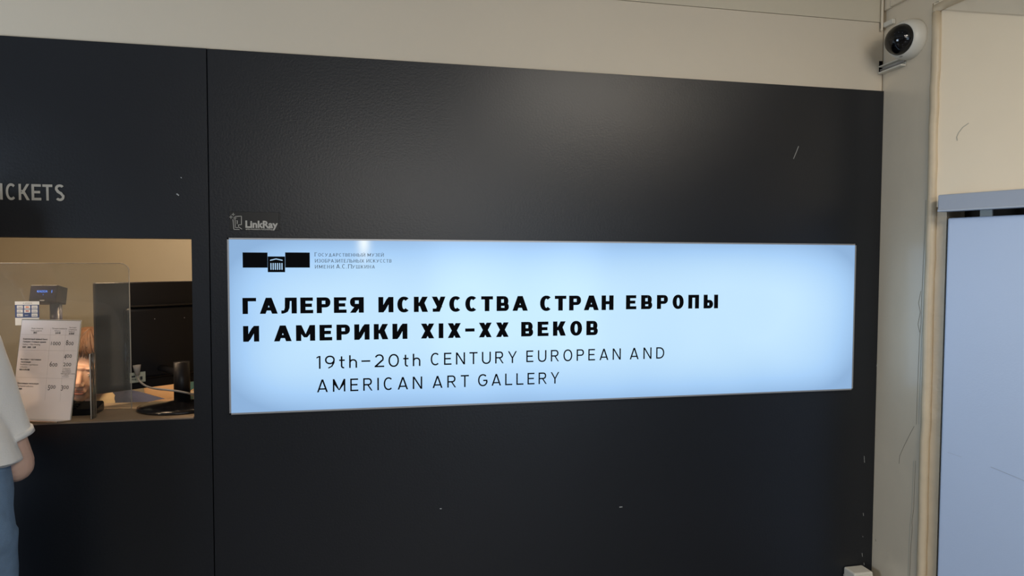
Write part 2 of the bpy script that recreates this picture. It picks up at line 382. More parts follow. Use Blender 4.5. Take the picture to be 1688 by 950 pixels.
def letter_geo(bm, text, x0, x1, z, h, Y, w, t, depth=0.0, serif=False, space=.45):
    """strokes standing on the plane y = Y (facing -y) from x0 to x1 on base line z"""
    gl = []
    for ch in text:
        gl.append((space*1.0, None) if ch == ' ' else glyph(ch, w, t))
    n = len(text); tot = sum(a for a, _ in gl)
    gap = ((x1-x0)/h - tot)/max(1, n-1); x = 0
    for (a, ps) in gl:
        if ps:
            if serif:
                ext = []
                for p in ps:
                    if len(p) == 4 and abs(p[0][0]-p[3][0]) < 1e-4 and p[3][1]-p[0][1] > .4:
                        for yy in (p[0][1], p[3][1]-t*.6): ext.append([(p[0][0]-.08, yy), (p[1][0]+.08, yy), (p[1][0]+.08, yy+t*.6), (p[0][0]-.08, yy+t*.6)])
                ps = ps+ext
            k_ = 0
            for p in ps:
                vs = [Vector((x0+(x+px)*h, Y-k_*1.5e-5, z+py*h)) for px, py in p]; k_ += 1
                f = bm.faces.new([bm.verts.new(v) for v in vs])
                f.normal_update()
                if f.normal.y > 0: f.normal_flip()
                if depth:
                    r = bmesh.ops.extrude_face_region(bm, geom=[f])
                    for v in [e for e in r['geom'] if isinstance(e, bmesh.types.BMVert)]: v.co.y -= depth
        x += a+gap
def word(bm, text, xa, xb, ytop, ybot, Y, w, t, xc=None, **k):
    """place a word between two pixel columns; ytop/ybot are its cap line and base line at its left end"""
    a = PY(xa, ybot, Y); c = PY(xa, ytop, Y); b = PY(xb, (ytop+ybot)/2, Y)
    letter_geo(bm, text, a.x, b.x, a.z, c.z-a.z, Y, w, t, **k)
def ftext(body, size, align='LEFT', offset=0.0, spacing=1.0):
    c = bpy.data.curves.new('t', 'FONT'); c.body = body; c.size = size; c.align_x = align; c.offset = offset; c.space_character = spacing; c.resolution_u = 2
    o = bpy.data.objects.new('t', c); COL.objects.link(o); bpy.context.view_layer.update()
    me = bpy.data.meshes.new_from_object(o.evaluated_get(bpy.context.evaluated_depsgraph_get()))
    bpy.data.objects.remove(o); bpy.data.curves.remove(c); return me
def add_text(bm, body, mx, size, **k):
    me = ftext(body, size, **k); me.transform(mx); bm.from_mesh(me); bpy.data.meshes.remove(me)
FACE = Matrix(((1, 0, 0, 0), (0, 0, -1, 0), (0, 1, 0, 0), (0, 0, 0, 1)))   # text upright, facing -y

# ================================================================== SETTING
XC = 1.669            # corner with the right-hand wall
ZT = 2.136            # top of the black cladding
ZJ = 2.365            # joint of the lintel board above
XS = -.476            # cladding seam
OX1, OZ0, OZ1 = -.5225, 1.1135, 1.6135      # ticket window opening: right side, counter, head
XL = -2.6; HC = 2.72
struct('floor', bx((XL, -7, -.1), (3.6, 2.4, 0)), FLOORM)
struct('ceiling', bx((XL, -7, HC), (3.6, 2.4, HC+.1)), CEILM)
struct('wall_back', bx((XL, -7.1, 0), (3.6, -7, HC)), BACKM)
struct('wall_left', bx((XL-.1, -7, 0), (XL, .03, HC)), BACKM)
# front wall: core with the ticket opening, black cladding panels, white strip above
bm = bmesh.new(); OL = -1.75
box(bm, (OX1, .014, 0), (XC, .05, HC)); box(bm, (XL, .014, 0), (OL, .05, HC)); box(bm, (OL, .014, OZ1), (OX1, .05, HC)); box(bm, (OL, .014, 0), (OX1, .05, OZ0-.03))
wf = struct('wall_front', bm, WHITEWALL)
bm = bmesh.new()
g_ = .0012
z0 = 0.0
L = XS-g_
box(bm, (OX1, 0, z0), (L, .014, ZT)); box(bm, (XL, 0, z0), (OL, .014, ZT)); box(bm, (OL, 0, OZ1), (OX1, .014, ZT)); box(bm, (OL, 0, z0), (OX1, .014, OZ0-.002))
obj('cladding_panel', bm, BLACKPAINT, wf)
obj('cladding_panel', bx((XS+g_, 0, z0), (XC, .014, ZT), .0008, 1), BLACKPAINT, wf)
obj('seam_backing', bx((XS-g_, .010, z0), (XS+g_, .0139, ZT)), VINYL, wf)
obj('upper_plaster', bx((XL, .006, ZT+.0015), (XC-.004, .014, ZJ)), WHITEWALL, wf)
bm = bmesh.new(); box(bm, (XL, .003, ZJ+.001), (XC-.012, .014, HC)); obj('lintel_board', bm, mat('lintel_paint', (.61, .54, .41, 1), .6, var=.05, scale=2.5), wf)
# black lining of the opening
bm = bmesh.new(); box(bm, (OL, .0145, OZ1-.001), (OX1, .0505, OZ1+.004)); box(bm, (OX1-.001, .0145, OZ0), (OX1+.003, .0505, OZ1)); obj('opening_lining', bm, BLACKPAINT, wf)

# scratches and specks on the black cladding
def mark(pts, wd, name, m, parent, Y=-.0003, fn=None):
    bm = bmesh.new(); P = [fn(*p) if fn else PY(*p, Y) for p in pts]
    n = Vector((0, -1, 0)) if not fn else fn.n
    for a, b in zip(P, P[1:]):
        s = (b-a).cross(n).normalized()*wd/2
        bm.faces.new([bm.verts.new(q) for q in (a-s, b-s, b+s, a+s)])
    return obj(name, bm, m, parent)
mark([(1316.5, 241), (1313, 250), (1308, 262)], .0022, 'scratch', CHALK, wf)
mark([(1021, 836.4), (1026, 836)], .0035, 'scratch', CHALK, wf)
mark([(291, 319.5), (295, 322.5)], .003, 'scratch', CHALK, wf)
mark([(298, 292), (299.3, 294)], .002, 'scratch', CHALK, wf)
mark([(725, 839), (728, 839)], .003, 'scratch', CHALK, wf)
mark([(1448, 592), (1445, 604)], .002, 'scratch', CHALK, wf)
for x, a, b in ((1424.5, 752, 763), (1423, 846, 851), (1422, 884, 886), (1421, 912, 918), (1424, 928, 932)): mark([(x, a), (x+.6, b)], .0016, 'scratch', CHALK, wf)

# right wall strip, bead and splayed opening
A0 = -.190           # front end of the flat strip
T = Vector((.43, -.903, 0)).normalized()           # direction of the splayed reveal, towards the room
N = Vector((T.y, -T.x, 0)).normalized()            # its normal, into the room
if N.x > 0: N = -N
ZO = 2.325           # head of the opening
bm = bmesh.new()
box(bm, (XC, A0, 0), (XC+.14, .16, HC)); 
box(bm, (XC, -7, ZO+.03), (XC+.14, A0, HC))
wr = struct('wall_right', bm, CREAM)
# rounded bead down the edge of the strip, running on over the head of the opening
bm = bmesh.new()
bp = [Vector((XC+.006, A0-.012, z)) for z in (0, .4, .8, 1.2, 1.6, 2.0, ZO+.008)]
def wob(i): return Vector((random.uniform(-.0012, .0012), random.uniform(-.0015, .0015), 0))
random.seed(3)
bp = [Vector((XC+.006, A0-.012, ZO*i/40)) + wob(i) for i in range(41)]
tube(bm, bp, .0135, 14)
tube(bm, [(XC+.006, A0-.012, ZO), (XC+.006, A0-.012, ZO+.012), (XC+.006, A0-.05, ZO+.014), (XC+.006, -1.0, ZO+.014), (XC+.006, -7, ZO+.014)], .0135, 14)
obj('edge_bead', bm, BEADM, wr, True)
# narrow jamb band and reveal wall above the rail
O = Vector((XC+.010, A0-.022, 0))
p0 = O.copy()
def RV(x, y, off=0.0): return PN(x, y, p0+N*off, N)
RAILZ = RV(1600, 330).z
def slab(bm, s0, s1, za, zb, o0, o1, bev=0, seg=2):
    """box in reveal coordinates: s along T, o along N (towards the room)"""
    m4 = Matrix((( T.x, N.x, 0, p0.x), (T.y, N.y, 0, p0.y), (0, 0, 1, 0), (0, 0, 0, 1)))
    return box(bm, (s0, o0, za), (s1, o1, zb), bev, seg, m4)
zr = RV(1546, 335).z
bm = bmesh.new(); slab(bm, -.02, 1.9, zr-.012, HC, -.2, 0); rev = struct('trim_1', bm, CREAM2)
rev['label'] = 'cream plaster reveal above the grey rail'
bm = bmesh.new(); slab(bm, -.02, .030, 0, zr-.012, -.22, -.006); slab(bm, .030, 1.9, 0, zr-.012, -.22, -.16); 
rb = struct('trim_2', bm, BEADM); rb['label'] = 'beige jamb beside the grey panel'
bm = bmesh.new(); slab(bm, .030, 1.9, 0, zr-.012, -.159, -.150); obj('recess_shade', bm, DARKM, rb)  # dark sheet that paints the shade of the recess behind the panel
# soffit: slopes a little
bm = bmesh.new()
q = [RV(1553, 13, .003), RV(1600, 17, .003), RV(1688, 22, .003), RV(1800, 27, .003)]
sl_ = (q[2]-q[1]); q[3] = q[2]+sl_*((1.85-(q[2]-p0).dot(T))/sl_.dot(T)); q[3].z = q[2].z+.02
e = [Vector((XC+.0, v.y, ZO+.03)) for v in q]
back = [v - N*.1 + Vector((0, 0, .004)) for v in q]
top = [bm.verts.new(v) for v in q]; edg = [bm.verts.new(v) for v in e]
for i in range(3): bm.faces.new((top[i], top[i+1], edg[i+1], edg[i]))
so = struct('trim_3', bm, CREAM2); so['label'] = 'plaster soffit of the splayed opening'
sm = so.modifiers.new('s', 'SOLIDIFY'); sm.thickness = .01; sm.offset = 0

class _W:
    n = Vector((-1, 0, 0))
    def __call__(s, x, y): return PX(x, y, XC-.0005)
W = _W()
mark([(1526, 330), (1524.5, 380), (1521.5, 440), (1519, 500), (1518, 535), (1515.5, 560), (1514, 600), (1512, 650), (1510.5, 700)], .0012, 'crack', CRACKM, wr, fn=W)
mark([(1529.5, 330), (1528, 380), (1525.5, 440), (1522.5, 500), (1519, 560), (1517.5, 600), (1515.5, 650), (1514, 700)], .0022, 'crack', CRACKL, wr, fn=W)
mark([(1518, 480), (1514, 500), (1517, 515), (1513, 535), (1516, 548)], .0014, 'crack', CRACKM, wr, fn=W)
mark([(1507, 703), (1502, 712), (1497, 722), (1491, 734), (1486, 745), (1483, 752), (1482, 765)], .0013, 'crack', CRACKM, wr, fn=W)
mark([(1509, 760), (1507.5, 800), (1506, 840), (1503, 862), (1504, 870), (1501.5, 900), (1499.5, 950)], .0014, 'crack', CRACKM, wr, fn=W)
mark([(1506, 760), (1504.5, 800), (1503, 840), (1500, 866), (1498.5, 900), (1497, 950)], .0028, 'crack', CRACKL, wr, fn=W)
mark([(1443, 889), (1444, 893)], .002, 'crack', CRACKM, wr, fn=W)
# mouldings in the upper corner
bm = bmesh.new(); box(bm, (XC-.010, -.030, 2.403), (XC, .0, HC), .002, 1); obj('corner_trim', bm, CREAM, wr)
bm = bmesh.new(); box(bm, (XC-.012, -1.2, 2.405), (XC, -.030, 2.428), .002, 1); obj('cornice_trim', bm, CREAM, wr)
bm = bmesh.new(); tube(bm, [(XC-.018, -.004, ZJ-.03), (XC-.018, -.004, HC)], .004, 8); obj('conduit', bm, CREAM, wr)

# ------------------------------------------------------------------ grey rail with hanger, and the hung panel
S = lambda x, y, off: (RV(x, y, off)-p0).dot(T)
t = thing('wall_rail', 'long grey horizontal rail at upper right of the splayed opening', 'rail')
so_ = .045
s0 = S(1546, 335, so_); zb = RV(1548, 349, so_).z; zt = RV(1546, 321.5, so_).z
bm = bmesh.new(); slab(bm, s0, 1.9, zb, zt, .001, so_, .003, 3); obj('rail_body', bm, GREYRAIL, t)
bm = bmesh.new(); slab(bm, s0, 1.9, zb-.001, zb+.006, so_-.004, so_+.004, .002, 3); obj('rail_lip', bm, mat('rail_lip_paint', (.42, .47, .55, 1), .35), t)
t = thing('sliding_panel', 'large pale grey flat panel hanging below the grey rail', 'panel')
po = .02
ps = S(1561, 400, po); pz = RV(1565, 359.5, po).z
bm = bmesh.new(); slab(bm, ps, 1.8, .02, pz, -.02, po, .005, 3); obj('panel_board', bm, GREYPANEL, t)
h0, h1 = S(1615, 350, .01), S(1636, 350, .01)
bm = bmesh.new(); slab(bm, h0, h1, pz-.004, zb+.006, .002, .010, .001, 1); obj('hanger', bm, mat('hanger_metal', (.26, .28, .27, 1), .5, metal=.3), t)
RP = _W(); 
class _R:
    n = N
    def __call__(s, x, y): return RV(x, y, po+.0006)
mark([(1633, 770), (1655, 779), (1672, 786), (1688, 793), (1700, 797)], .0011, 'scratch', GREYRAIL, t, fn=_R())
mark([(1562, 746), (1574, 750), (1585, 754)], .0005, 'scratch', GREYRAIL, t, fn=_R())
class _V:
    n = N
    def __call__(s, x, y): return RV(x, y, .0006)
mark([(1578, 232), (1577, 226), (1580, 219), (1587, 210), (1597, 203)], .0026, 'scratch', mat('filler_patch', (.52, .46, .35, 1), .6), rev, fn=_V())

# ================================================================== THE LIGHTBOX SIGN
FY = -.012
a = PY(374.3, 392.3, FY); b = PY(1411, 402.2, FY); c = PY(1406, 643, FY); d = PY(378.5, 684, FY)
SX0, SX1, SZ1, SZ0 = (a.x+d.x)/2, (b.x+c.x)/2, (a.z+b.z)/2, (c.z+d.z)/2
sign = thing('lightbox_sign', 'long glowing pale blue lightbox sign on the black wall', 'sign')
fr = .0045
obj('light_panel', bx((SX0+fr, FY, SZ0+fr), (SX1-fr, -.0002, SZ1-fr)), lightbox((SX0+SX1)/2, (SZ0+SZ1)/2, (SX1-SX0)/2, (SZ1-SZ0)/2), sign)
bm = bmesh.new()
for lo, hi in (((SX0, FY-.001, SZ0), (SX1, -.0002, SZ0+fr)), ((SX0, FY-.001, SZ1-fr), (SX1, -.0002, SZ1)), ((SX0, FY-.001, SZ0), (SX0+fr, -.0002, SZ1)), ((SX1-fr, FY-.001, SZ0), (SX1, -.0002, SZ1))): box(bm, lo, hi)
obj('sign_frame', bm, FRAMEM, sign)
TY = FY-.0006
def line(name, words, w, t, m, **k):
    for wd in words:
        bm = bmesh.new(); word(bm, *wd, TY, w, t, **k); o = obj(name, bm, m, sign); o['label'] = k0[name] + wd[0]
k0 = {'heading_word': 'bold black heading word ', 'subheading_word': 'thin black word '}
line('heading_word', [('ГАЛЕРЕЯ', 399.9, 599.7, 491.4, 518.0), ('ИСКУССТВА', 623.8, 870.1, 489.9, 515.3), ('СТРАН', 890.2, 1011.4, 488.0, 512.6), ('ЕВРОПЫ', 1031.8, 1183.6, 487.0, 510.2),
      ('И', 400.9, 427.3, 537.8, 563.8), ('АМЕРИКИ', 451.7, 671.6, 537.0, 563.2), ('XIX–XX', 694, 838.5, 533.8, 558.4), ('ВЕКОВ', 859.1, 985.5, 531.0, 555.0)], .315, .215, VINYL)
line('subheading_word', [('19th–20th', 521.8, 693, 587.2, 608.4), ('CENTURY', 710, 852, 582.4, 602.5), ('EUROPEAN', 867.6, 1023.3, 578.2, 597.4), ('AND', 1038, 1095, 573.8, 592.8),
      ('AMERICAN', 522.6, 696, 626.2, 647.2), ('ART', 713, 773, 620.2, 640.2), ('GALLERY', 788, 921.8, 617.6, 637.0)], .118, .115, VINYL)
bm = bmesh.new()
lines = [[('Г', 518.8, 524, 416.5, 422.7), ('ОСУДАРСТВЕННЫЙ', 524.6, 601.8, 417.6, 422.8), ('МУЗЕЙ', 606, 632.5, 417.8, 423.0)],
         [('ИЗОБРАЗИТЕЛЬНЫХ', 519.4, 600, 427.4, 432.8), ('ИСКУССТВ', 604.3, 645.3, 427.6, 432.8)],
         [('ИМЕНИ', 519.4, 550.3, 437.2, 442.6), ('А.С.', 554.4, 571.6, 436.0, 442.6), ('П', 574, 579.6, 436.0, 442.6), ('УШКИНА', 580.4, 617.8, 437.3, 442.6)]]
for ln in lines:
    for wd in ln: word(bm, *wd, TY, .13, .10, serif=True)
obj('museum_name_text', bm, GREYINK, sign)['label'] = 'small grey serif lettering naming the museum'
# emblem: two wings, a middle block with pediment line and six columns
def rect(bm, xa, ya, xb, yb, Y):
    p, q = PY(xa, ya, Y), PY(xb, yb, Y); bm.faces.new([bm.verts.new(v) for v in ((p.x, Y, q.z), (q.x, Y, q.z), (q.x, Y, p.z), (p.x, Y, p.z))])
bm = bmesh.new()
rect(bm, 399.8, 416.3, 441.2, 441.5, TY); rect(bm, 470, 416.3, 510.8, 441.4, TY); rect(bm, 441.2, 422.9, 470, 448.9, TY-.00003)
emb = obj('emblem', bm, VINYL, sign); emb['label'] = 'black emblem of a columned building between two wings'
bm = bmesh.new()
for k in range(6):
    xx = 446.7+k*3.62; rect(bm, xx-.95, 433.9, xx+.95, 444.9, TY-.0004)
for pa, pb in (((445.2, 430.2), (455.2, 427.9)), ((455.2, 427.9), (465.8, 430.2))):
    A_, B_ = PY(*pa, TY-.0004), PY(*pb, TY-.0004)
    bm.faces.new([bm.verts.new(v) for v in (A_, B_, B_+Vector((0, 0, .0028)), A_+Vector((0, 0, .0028)))])
obj('column_marks', bm, emis('emblem_cutouts', srgb(176, 212, 246), .9), emb)

# small plate above the sign
pl = thing('info_plate', 'small black plate with white door icon above the left end of the lit sign', 'plate')
a, b = PY(378, 349, -.003), PY(460, 380, -.003)
obj('plate_board', bx((a.x, -.003, b.z), (b.x, 0, a.z), .0005, 1), PLATEM, pl)
bm = bmesh.new()
p = PY(404, 375.2, -.0035); q = PY(457.5, 375.2, -.0035)
me = ftext('LinkRay', .03, offset=.0011); xs = [v.co.x for v in me.vertices]; k = (q.x-p.x)/(max(xs)-min(xs)); me.transform(Matrix.Translation(p) @ FACE @ Matrix.Scale(k, 4)); bm.from_mesh(me)
p = PY(405, 379.0, -.0035); q = PY(449.5, 379.0, -.0035)
me = ftext('arts-museum.ru/LinkRay', .006, offset=.0001); xs = [v.co.x for v in me.vertices]; k = (q.x-p.x)/(max(xs)-min(xs)); me.transform(Matrix.Translation(p) @ FACE @ Matrix.Scale(k, 4)); bm.from_mesh(me)
obj('plate_text', bm, PLATEINK, pl)
bm = bmesh.new()
def stroke(bm, pts, wd, Y):
    P = [PY(x, y, Y) for x, y in pts]
    for A_, B_ in zip(P, P[1:]):
        d_ = (B_-A_).normalized()*wd*.4; s_ = (B_-A_).cross(Vector((0, -1, 0))).normalized()*wd/2
        bm.faces.new([bm.verts.new(v) for v in (A_-d_-s_, B_+d_-s_, B_+d_+s_, A_-d_+s_)])
stroke(bm, [(384, 362), (385.5, 378.5), (394.5, 378.5)], .0016, -.0035); stroke(bm, [(388.5, 357), (398, 356.5), (398, 370.5), (392.8, 371), (393.5, 374.2), (398.5, 377.8)], .0016, -.0035)
stroke(bm, [(387.5, 361), (388, 375.3), (393, 375.5)], .0014, -.0035); stroke(bm, [(390.3, 364), (391.3, 364), (391, 369)], .0018, -.0035)
for cx_, cy_, r_ in ((384.5, 353.8, 2.4), (380.8, 358, 2.6), (387.2, 359.6, 2.8)):
    stroke(bm, [(cx_-r_, cy_), (cx_+r_, cy_)], .0011, -.0036); stroke(bm, [(cx_, cy_-r_), (cx_, cy_+r_)], .0011, -.0036)
obj('door_icon', bm, PLATEINK, pl)

# TICKETS lettering on the wall: one letter each
tk = thing('tickets_lettering', 'beige block letters reading TICKETS on the black wall above the ticket window', 'lettering')
ZB, ZH = 1.7105, .0425
for ch, xa, xb in (('T', -27.5, -11), ('I', -.2, 4.3), ('C', 9.6, 26.5), ('K', 30.7, 48.8), ('E', 51.9, 68), ('T', 70, 86.5), ('S', 90.8, 106.4)):
    A_, B_ = PY(xa, 318, -.0015), PY(xb, 318, -.0015)
    bm = bmesh.new(); adv, ps = glyph(ch, .171 if ch != 'I' else .17, .155); k = (B_.x-A_.x)/adv
    for k_, p_ in enumerate(ps):
        f = bm.faces.new([bm.verts.new(Vector((A_.x+x*k, -.0015-k_*1.5e-5, ZB+y*ZH))) for x, y in p_]); f.normal_update()
        if f.normal.y > 0: f.normal_flip()
    obj('letter', bm, TICKM, tk)

# ================================================================== DOME CAMERA AND CONDUITS
dc = thing('dome_camera', 'white round security camera with smoked dome high in the corner', 'camera')
cy_, cz_ = -.112, 2.270
axis = Vector((-1, -.14, -.10)).normalized()
zq = axis.to_track_quat('Z', 'Y').to_matrix().to_4x4()
def lathe(prof, seg=48):
    bm = bmesh.new(); rings = []
    for r_, h_ in prof: rings.append([bm.verts.new((r_*math.cos(2*math.pi*k/seg), r_*math.sin(2*math.pi*k/seg), h_)) for k in range(seg)] if r_ > 1e-6 else [bm.verts.new((0, 0, h_))])
    for A_, B_ in zip(rings, rings[1:]):
        for k in range(seg):
            a1, a2 = A_[k % len(A_)], A_[(k+1) % len(A_)]; b1, b2 = B_[k % len(B_)], B_[(k+1) % len(B_)]
            vs = []
            for v in (a1, a2, b2, b1):
                if v not in vs: vs.append(v)
            if len(vs) > 2: bm.faces.new(vs)
    return bm
CB = Vector((XC-.001, cy_, cz_))
mx = Matrix.Translation(CB) @ zq @ Matrix.Scale(.87, 4)
bm = lathe([(0, -.012), (.071, -.012), (.0715, .010), (.071, .024), (.0685, .038), (.063, .050), (.057, .056), (.055, .057), (.0545, .050), (0, .050)]); bmesh.ops.transform(bm, matrix=mx, verts=bm.verts)
obj('housing', bm, WHITEPL, dc, True)
bm = lathe([(.054*math.cos(a_), .052+.050*math.sin(a_)) for a_ in [math.pi/2*k/14 for k in range(14)]]+[(0, .102)]); bmesh.ops.transform(bm, matrix=mx, verts=bm.verts)
obj('dome_glass', bm, SMOKED, dc, True)
look = Vector((-.72, -.62, -.2)).normalized(); lc = CB+axis*.050
bm = bmesh.new(); ell(bm, lc, (.030, .030, .030)); cam_ball = obj('lens_module', bm, BLACKPL, dc, True)
lq = Matrix.Translation(lc) @ look.to_track_quat('Z', 'Y').to_matrix().to_4x4() @ Matrix.Scale(.88, 4)
bm = lathe([(0, .028), (.019, .028), (.019, .037), (.014, .038), (.013, .034), (0, .034)], 28); bmesh.ops.transform(bm, matrix=lq, verts=bm.verts); obj('lens_ring', bm, BLACKGL, cam_ball, True)
bm = bmesh.new()
for k in range(12):
    a_ = 2*math.pi*k/12; c_ = lq @ Vector((.024*math.cos(a_), .024*math.sin(a_), .0262)); ell(bm, c_, (.0017, .0017, .0017), seg=8, ring=6)
obj('infrared_diode', bm, mat('diode_clear', (.5, .5, .6, 1), .1), cam_ball, True)['kind'] = 'stuff'
bm = bmesh.new(); n2 = (Vector((0, 0, -1))-axis*Vector((0, 0, -1)).dot(axis)).normalized()
bc = CB+(axis*.0535+n2*.0605)*.87
fx = axis.cross(n2).normalized()
nn = (axis*.75+n2*.66).normalized(); yy = nn.cross(fx).normalized()
m4 = Matrix(((fx.x, yy.x, nn.x, 0), (fx.y, yy.y, nn.y, 0), (fx.z, yy.z, nn.z, 0), (0, 0, 0, 1)))
m4 = Matrix.Translation(bc+nn*.0012-yy*.002) @ m4
if (m4 @ Vector((1, 0, 0))-m4 @ Vector((0, 0, 0))).y > 0:
    m4 = m4 @ Matrix.Rotation(math.pi, 4, 'Z')
add_text(bm, 'HD', m4, .0075, align='CENTER'); obj('housing_mark', bm, GREYINK, dc)
# cable trunking from the camera into the front wall
ct = thing('cable_conduit', 'short white cable trunking from below the dome camera into the white wall', 'conduit')
bm = bmesh.new(); z1 = PX(1470, 112, XC).z
box(bm, (XC-.022, -.095, z1-.012), (XC-.001, .004, z1-.006), .001, 1); box(bm, (XC-.004, -.095, z1-.008), (XC-.001, .004, z1+.012)); box(bm, (XC-.022, -.095, z1+.010), (XC-.001, .004, z1+.014), .001, 1)
obj('trunking', bm, WHITEPL, ct)
bm = bmesh.new(); tube(bm, [(XC-.012, .004, z1+.002), (XC-.012, -.06, z1+.0), (XC-.012, -.095, z1+.004), (XC-.012, -.108, z1+.02), (XC-.008, -.112, z1+.045)], .0035, 10); obj('cable', bm, GREYCABLE, ct, True)
bm = bmesh.new(); box(bm, (XC-.018, -.112, z1+.006), (XC-.001, -.094, z1+.04), .002, 2); obj('trunking_elbow', bm, WHITEPL, ct)
ho = bmesh.new(); p, q = PY(1449.5, 100.5, .005), PY(1457.5, 120, .005); box(ho, (p.x, .0052, q.z), (XC-.004, .0062, p.z)); obj('wall_hole', ho, VINYL, wf)
ho = bmesh.new(); p, q = PY(1452.5, 38, .002), PY(1459, 47, .002); box(ho, (p.x, .0050, q.z), (XC-.004, .0062, p.z)); obj('wall_hole', ho, VINYL, wf)
cb = obj('wall_clip', bx((XC-.014, -.045, PX(1462, 46, XC).z), (XC-.0005, -.004, PX(1462, 38, XC).z), .002, 2), WHITEPL)
tag(cb, 'small white plastic clip above the dome camera in the corner', 'clip')
# junction box at lower right
jb = thing('junction_box', 'white plastic box low in the corner below the right end of the sign', 'box')
jy = -.055
a, b = PY(1409, 943, jy), PY(1440, 943, jy)
zt_ = PY(1418, 945.5, jy).z
obj('box_body', bx((a.x, jy, .36), (b.x, -.0003, zt_), .006, 3), WHITEPL, jb)
obj('cover', bx((a.x+.004, jy-.003, .37), (b.x-.004, jy, zt_-.009), .001, 1), WHITEPL, jb)
sk = PY(1396, 950, -.01); obj('cable_stub', bx((sk.x-.009, -.012, .38), (sk.x+.008, -.0003, sk.z+.006), .004, 2), GREYCABLE, None)
tag(bpy.data.objects['cable_stub'], 'small grey fitting beside the white junction box', 'fitting')
# ================================================================== THE TICKET BOOTH BEHIND THE OPENING
ZC = OZ0
BX0, BX1, BY1, BZ = -2.2, -.30, 1.55, 2.25
bm = bmesh.new(); box(bm, (BX0, BY1, 0), (BX1, BY1+.06, BZ)); struct('wall_booth_back', bm, BOOTHM)
struct('wall_booth_right', bx((BX1, .0505, 0), (BX1+.05, BY1, BZ)), BOOTHM)
struct('wall_booth_left', bx((BX0-.05, .0505, 0), (BX0, BY1, BZ)), BOOTHM)
struct('trim_4', bx((BX0-.05, .0505, BZ), (BX1+.05, BY1+.06, BZ+.05)), CEILM)['label'] = 'low ceiling inside the booth'
# counter shelf
ct = thing('ticket_counter', 'narrow brown counter shelf along the foot of the ticket window', 'counter')
obj('counter_top', bx((OL+.01, .002, ZC-.028), (OX1-.004, .245, ZC), .0015, 2), WOODM, ct)
obj('counter_top', bx((-.640, .246, ZC-.028), (BX1-.01, .56, ZC), .002, 2), WOODM, ct)
obj('counter_front', bx((OL+.02, .052, 0), (BX1-.01, .07, ZC-.028)), DARKM, ct)
obj('edge_strip', bx((OL+.01, -.0012, ZC-.0035), (OX1-.002, .0018, ZC+.0005), .0004, 1), mat('worn_edge', (.20, .15, .11, 1), .5, var=.3, scale=30), ct)

# protective screen of clear acrylic
sc = thing('acrylic_screen', 'clear acrylic screen with rounded corner standing on the counter', 'screen')
SY = .150
a, b = PY(205, 434.5, SY), PY(214.5, 560, SY)
xr, zt = b.x, PY(120, 434.3, SY).z; r_ = .022
out = [(-1.70, ZC+.001), (xr, ZC+.001)] + [(xr-r_+r_*math.cos(t_), zt-r_+r_*math.sin(t_)) for t_ in [math.pi/2*k/8 for k in range(9)]] + [(-1.70, zt)]
bm = bmesh.new(); poly_prism(bm, [Vector((x, SY, z)) for x, z in out], Vector((0, .0045, 0))); obj('main_pane', bm, ACR, sc)
bm = bmesh.new(); ed = out[1:]
for (xa, za), (xb, zb_) in zip(ed, ed[1:]):
    tube(bm, [(xa, SY+.002, za), (xb, SY+.002, zb_)], .0013, 6)
obj('pane_edge', bm, ACREDGE, sc, True)
p = PY(150.5, 640, .025); pf = PY(150.5, 583.5, .025)
obj('side_fin', bx((p.x-.002, .02, ZC+.001), (p.x+.0015, .052, pf.z), .0006, 1), ACR2, sc)
bm = bmesh.new(); tube(bm, [(p.x, .02, ZC+.002), (p.x, .02, pf.z), (p.x, .052, pf.z), (p.x, .052, ZC+.002)], .0013, 6); obj('fin_edge', bm, ACREDGE, sc, True)

# payment card notice stuck on the screen
cn = thing('card_notice', 'small notice of bank card symbols stuck on the acrylic screen', 'notice')
def cell(bm, xa, ya, xb, yb, Y, d=.0002):
    p, q = PY(xa, ya, Y), PY(xb, yb, Y); box(bm, (p.x, Y-d, q.z), (q.x, Y, p.z))
NY = SY-.0008
bm = bmesh.new(); cell(bm, 24.5, 497.2, 65, 536, NY, .0005); obj('notice_sheet', bm, BLUECARD, cn)
bm = bmesh.new(); cell(bm, 24.5, 497.2, 65, 502.5, NY-.0006); obj('notice_band', bm, CREAMP, cn); bm = bmesh.new(); cell(bm, 25, 524.2, 65, 536, NY-.0006); obj('notice_band', bm, CREAMP, cn)
rowp = [CREAMP, CREAMP, CREAMP]
for j, y in enumerate((503.9, 510.4, 517.0)):
    for i, x in enumerate((27.8, 39.8, 52.0)):
        if j == 2 and i == 1: m_ = BLUECARD
        else: m_ = CREAMP
        bm = bmesh.new(); cell(bm, x, y, x+10, y+5.2, NY-.0006); cd_ = obj('card_symbol', bm, m_, cn)
        bm = bmesh.new(); Yk = NY-.0011
        if i == 1 and j < 2:
            for q_, mm in ((3.7, 0), (6.3, 1)):
                c_ = PY(x+q_, y+2.6, Yk-.0001*mm); bmesh.ops.create_circle(bm, cap_ends=True, segments=16, radius=.0021, matrix=Matrix.Translation(c_) @ Matrix.Rotation(math.pi/2, 4, 'X'))
            obj('symbol_print', bm, ORANGE if j == 0 else REDP, cd_)
        elif i == 2:
            add_text(bm, 'VISA', Matrix.Translation(PY(x+1, y+4.2, Yk)) @ FACE, .0058); obj('symbol_print', bm, BLUECARD, cd_)
        else:
            add_text(bm, ('МИР', 'JCB', 'Pay')[j] if i == 0 else 'PAY', Matrix.Translation(PY(x+1.2, y+4.1, Yk)) @ FACE, .005); obj('symbol_print', bm, BLUECARD if not (i == 1) else CREAMP, cd_)
bm = bmesh.new(); add_text(bm, 'К ОПЛАТЕ', Matrix.Translation(PY(38, 501.2, NY-.0011)) @ FACE, .0045); obj('notice_text', bm, BLACKINK, cn)

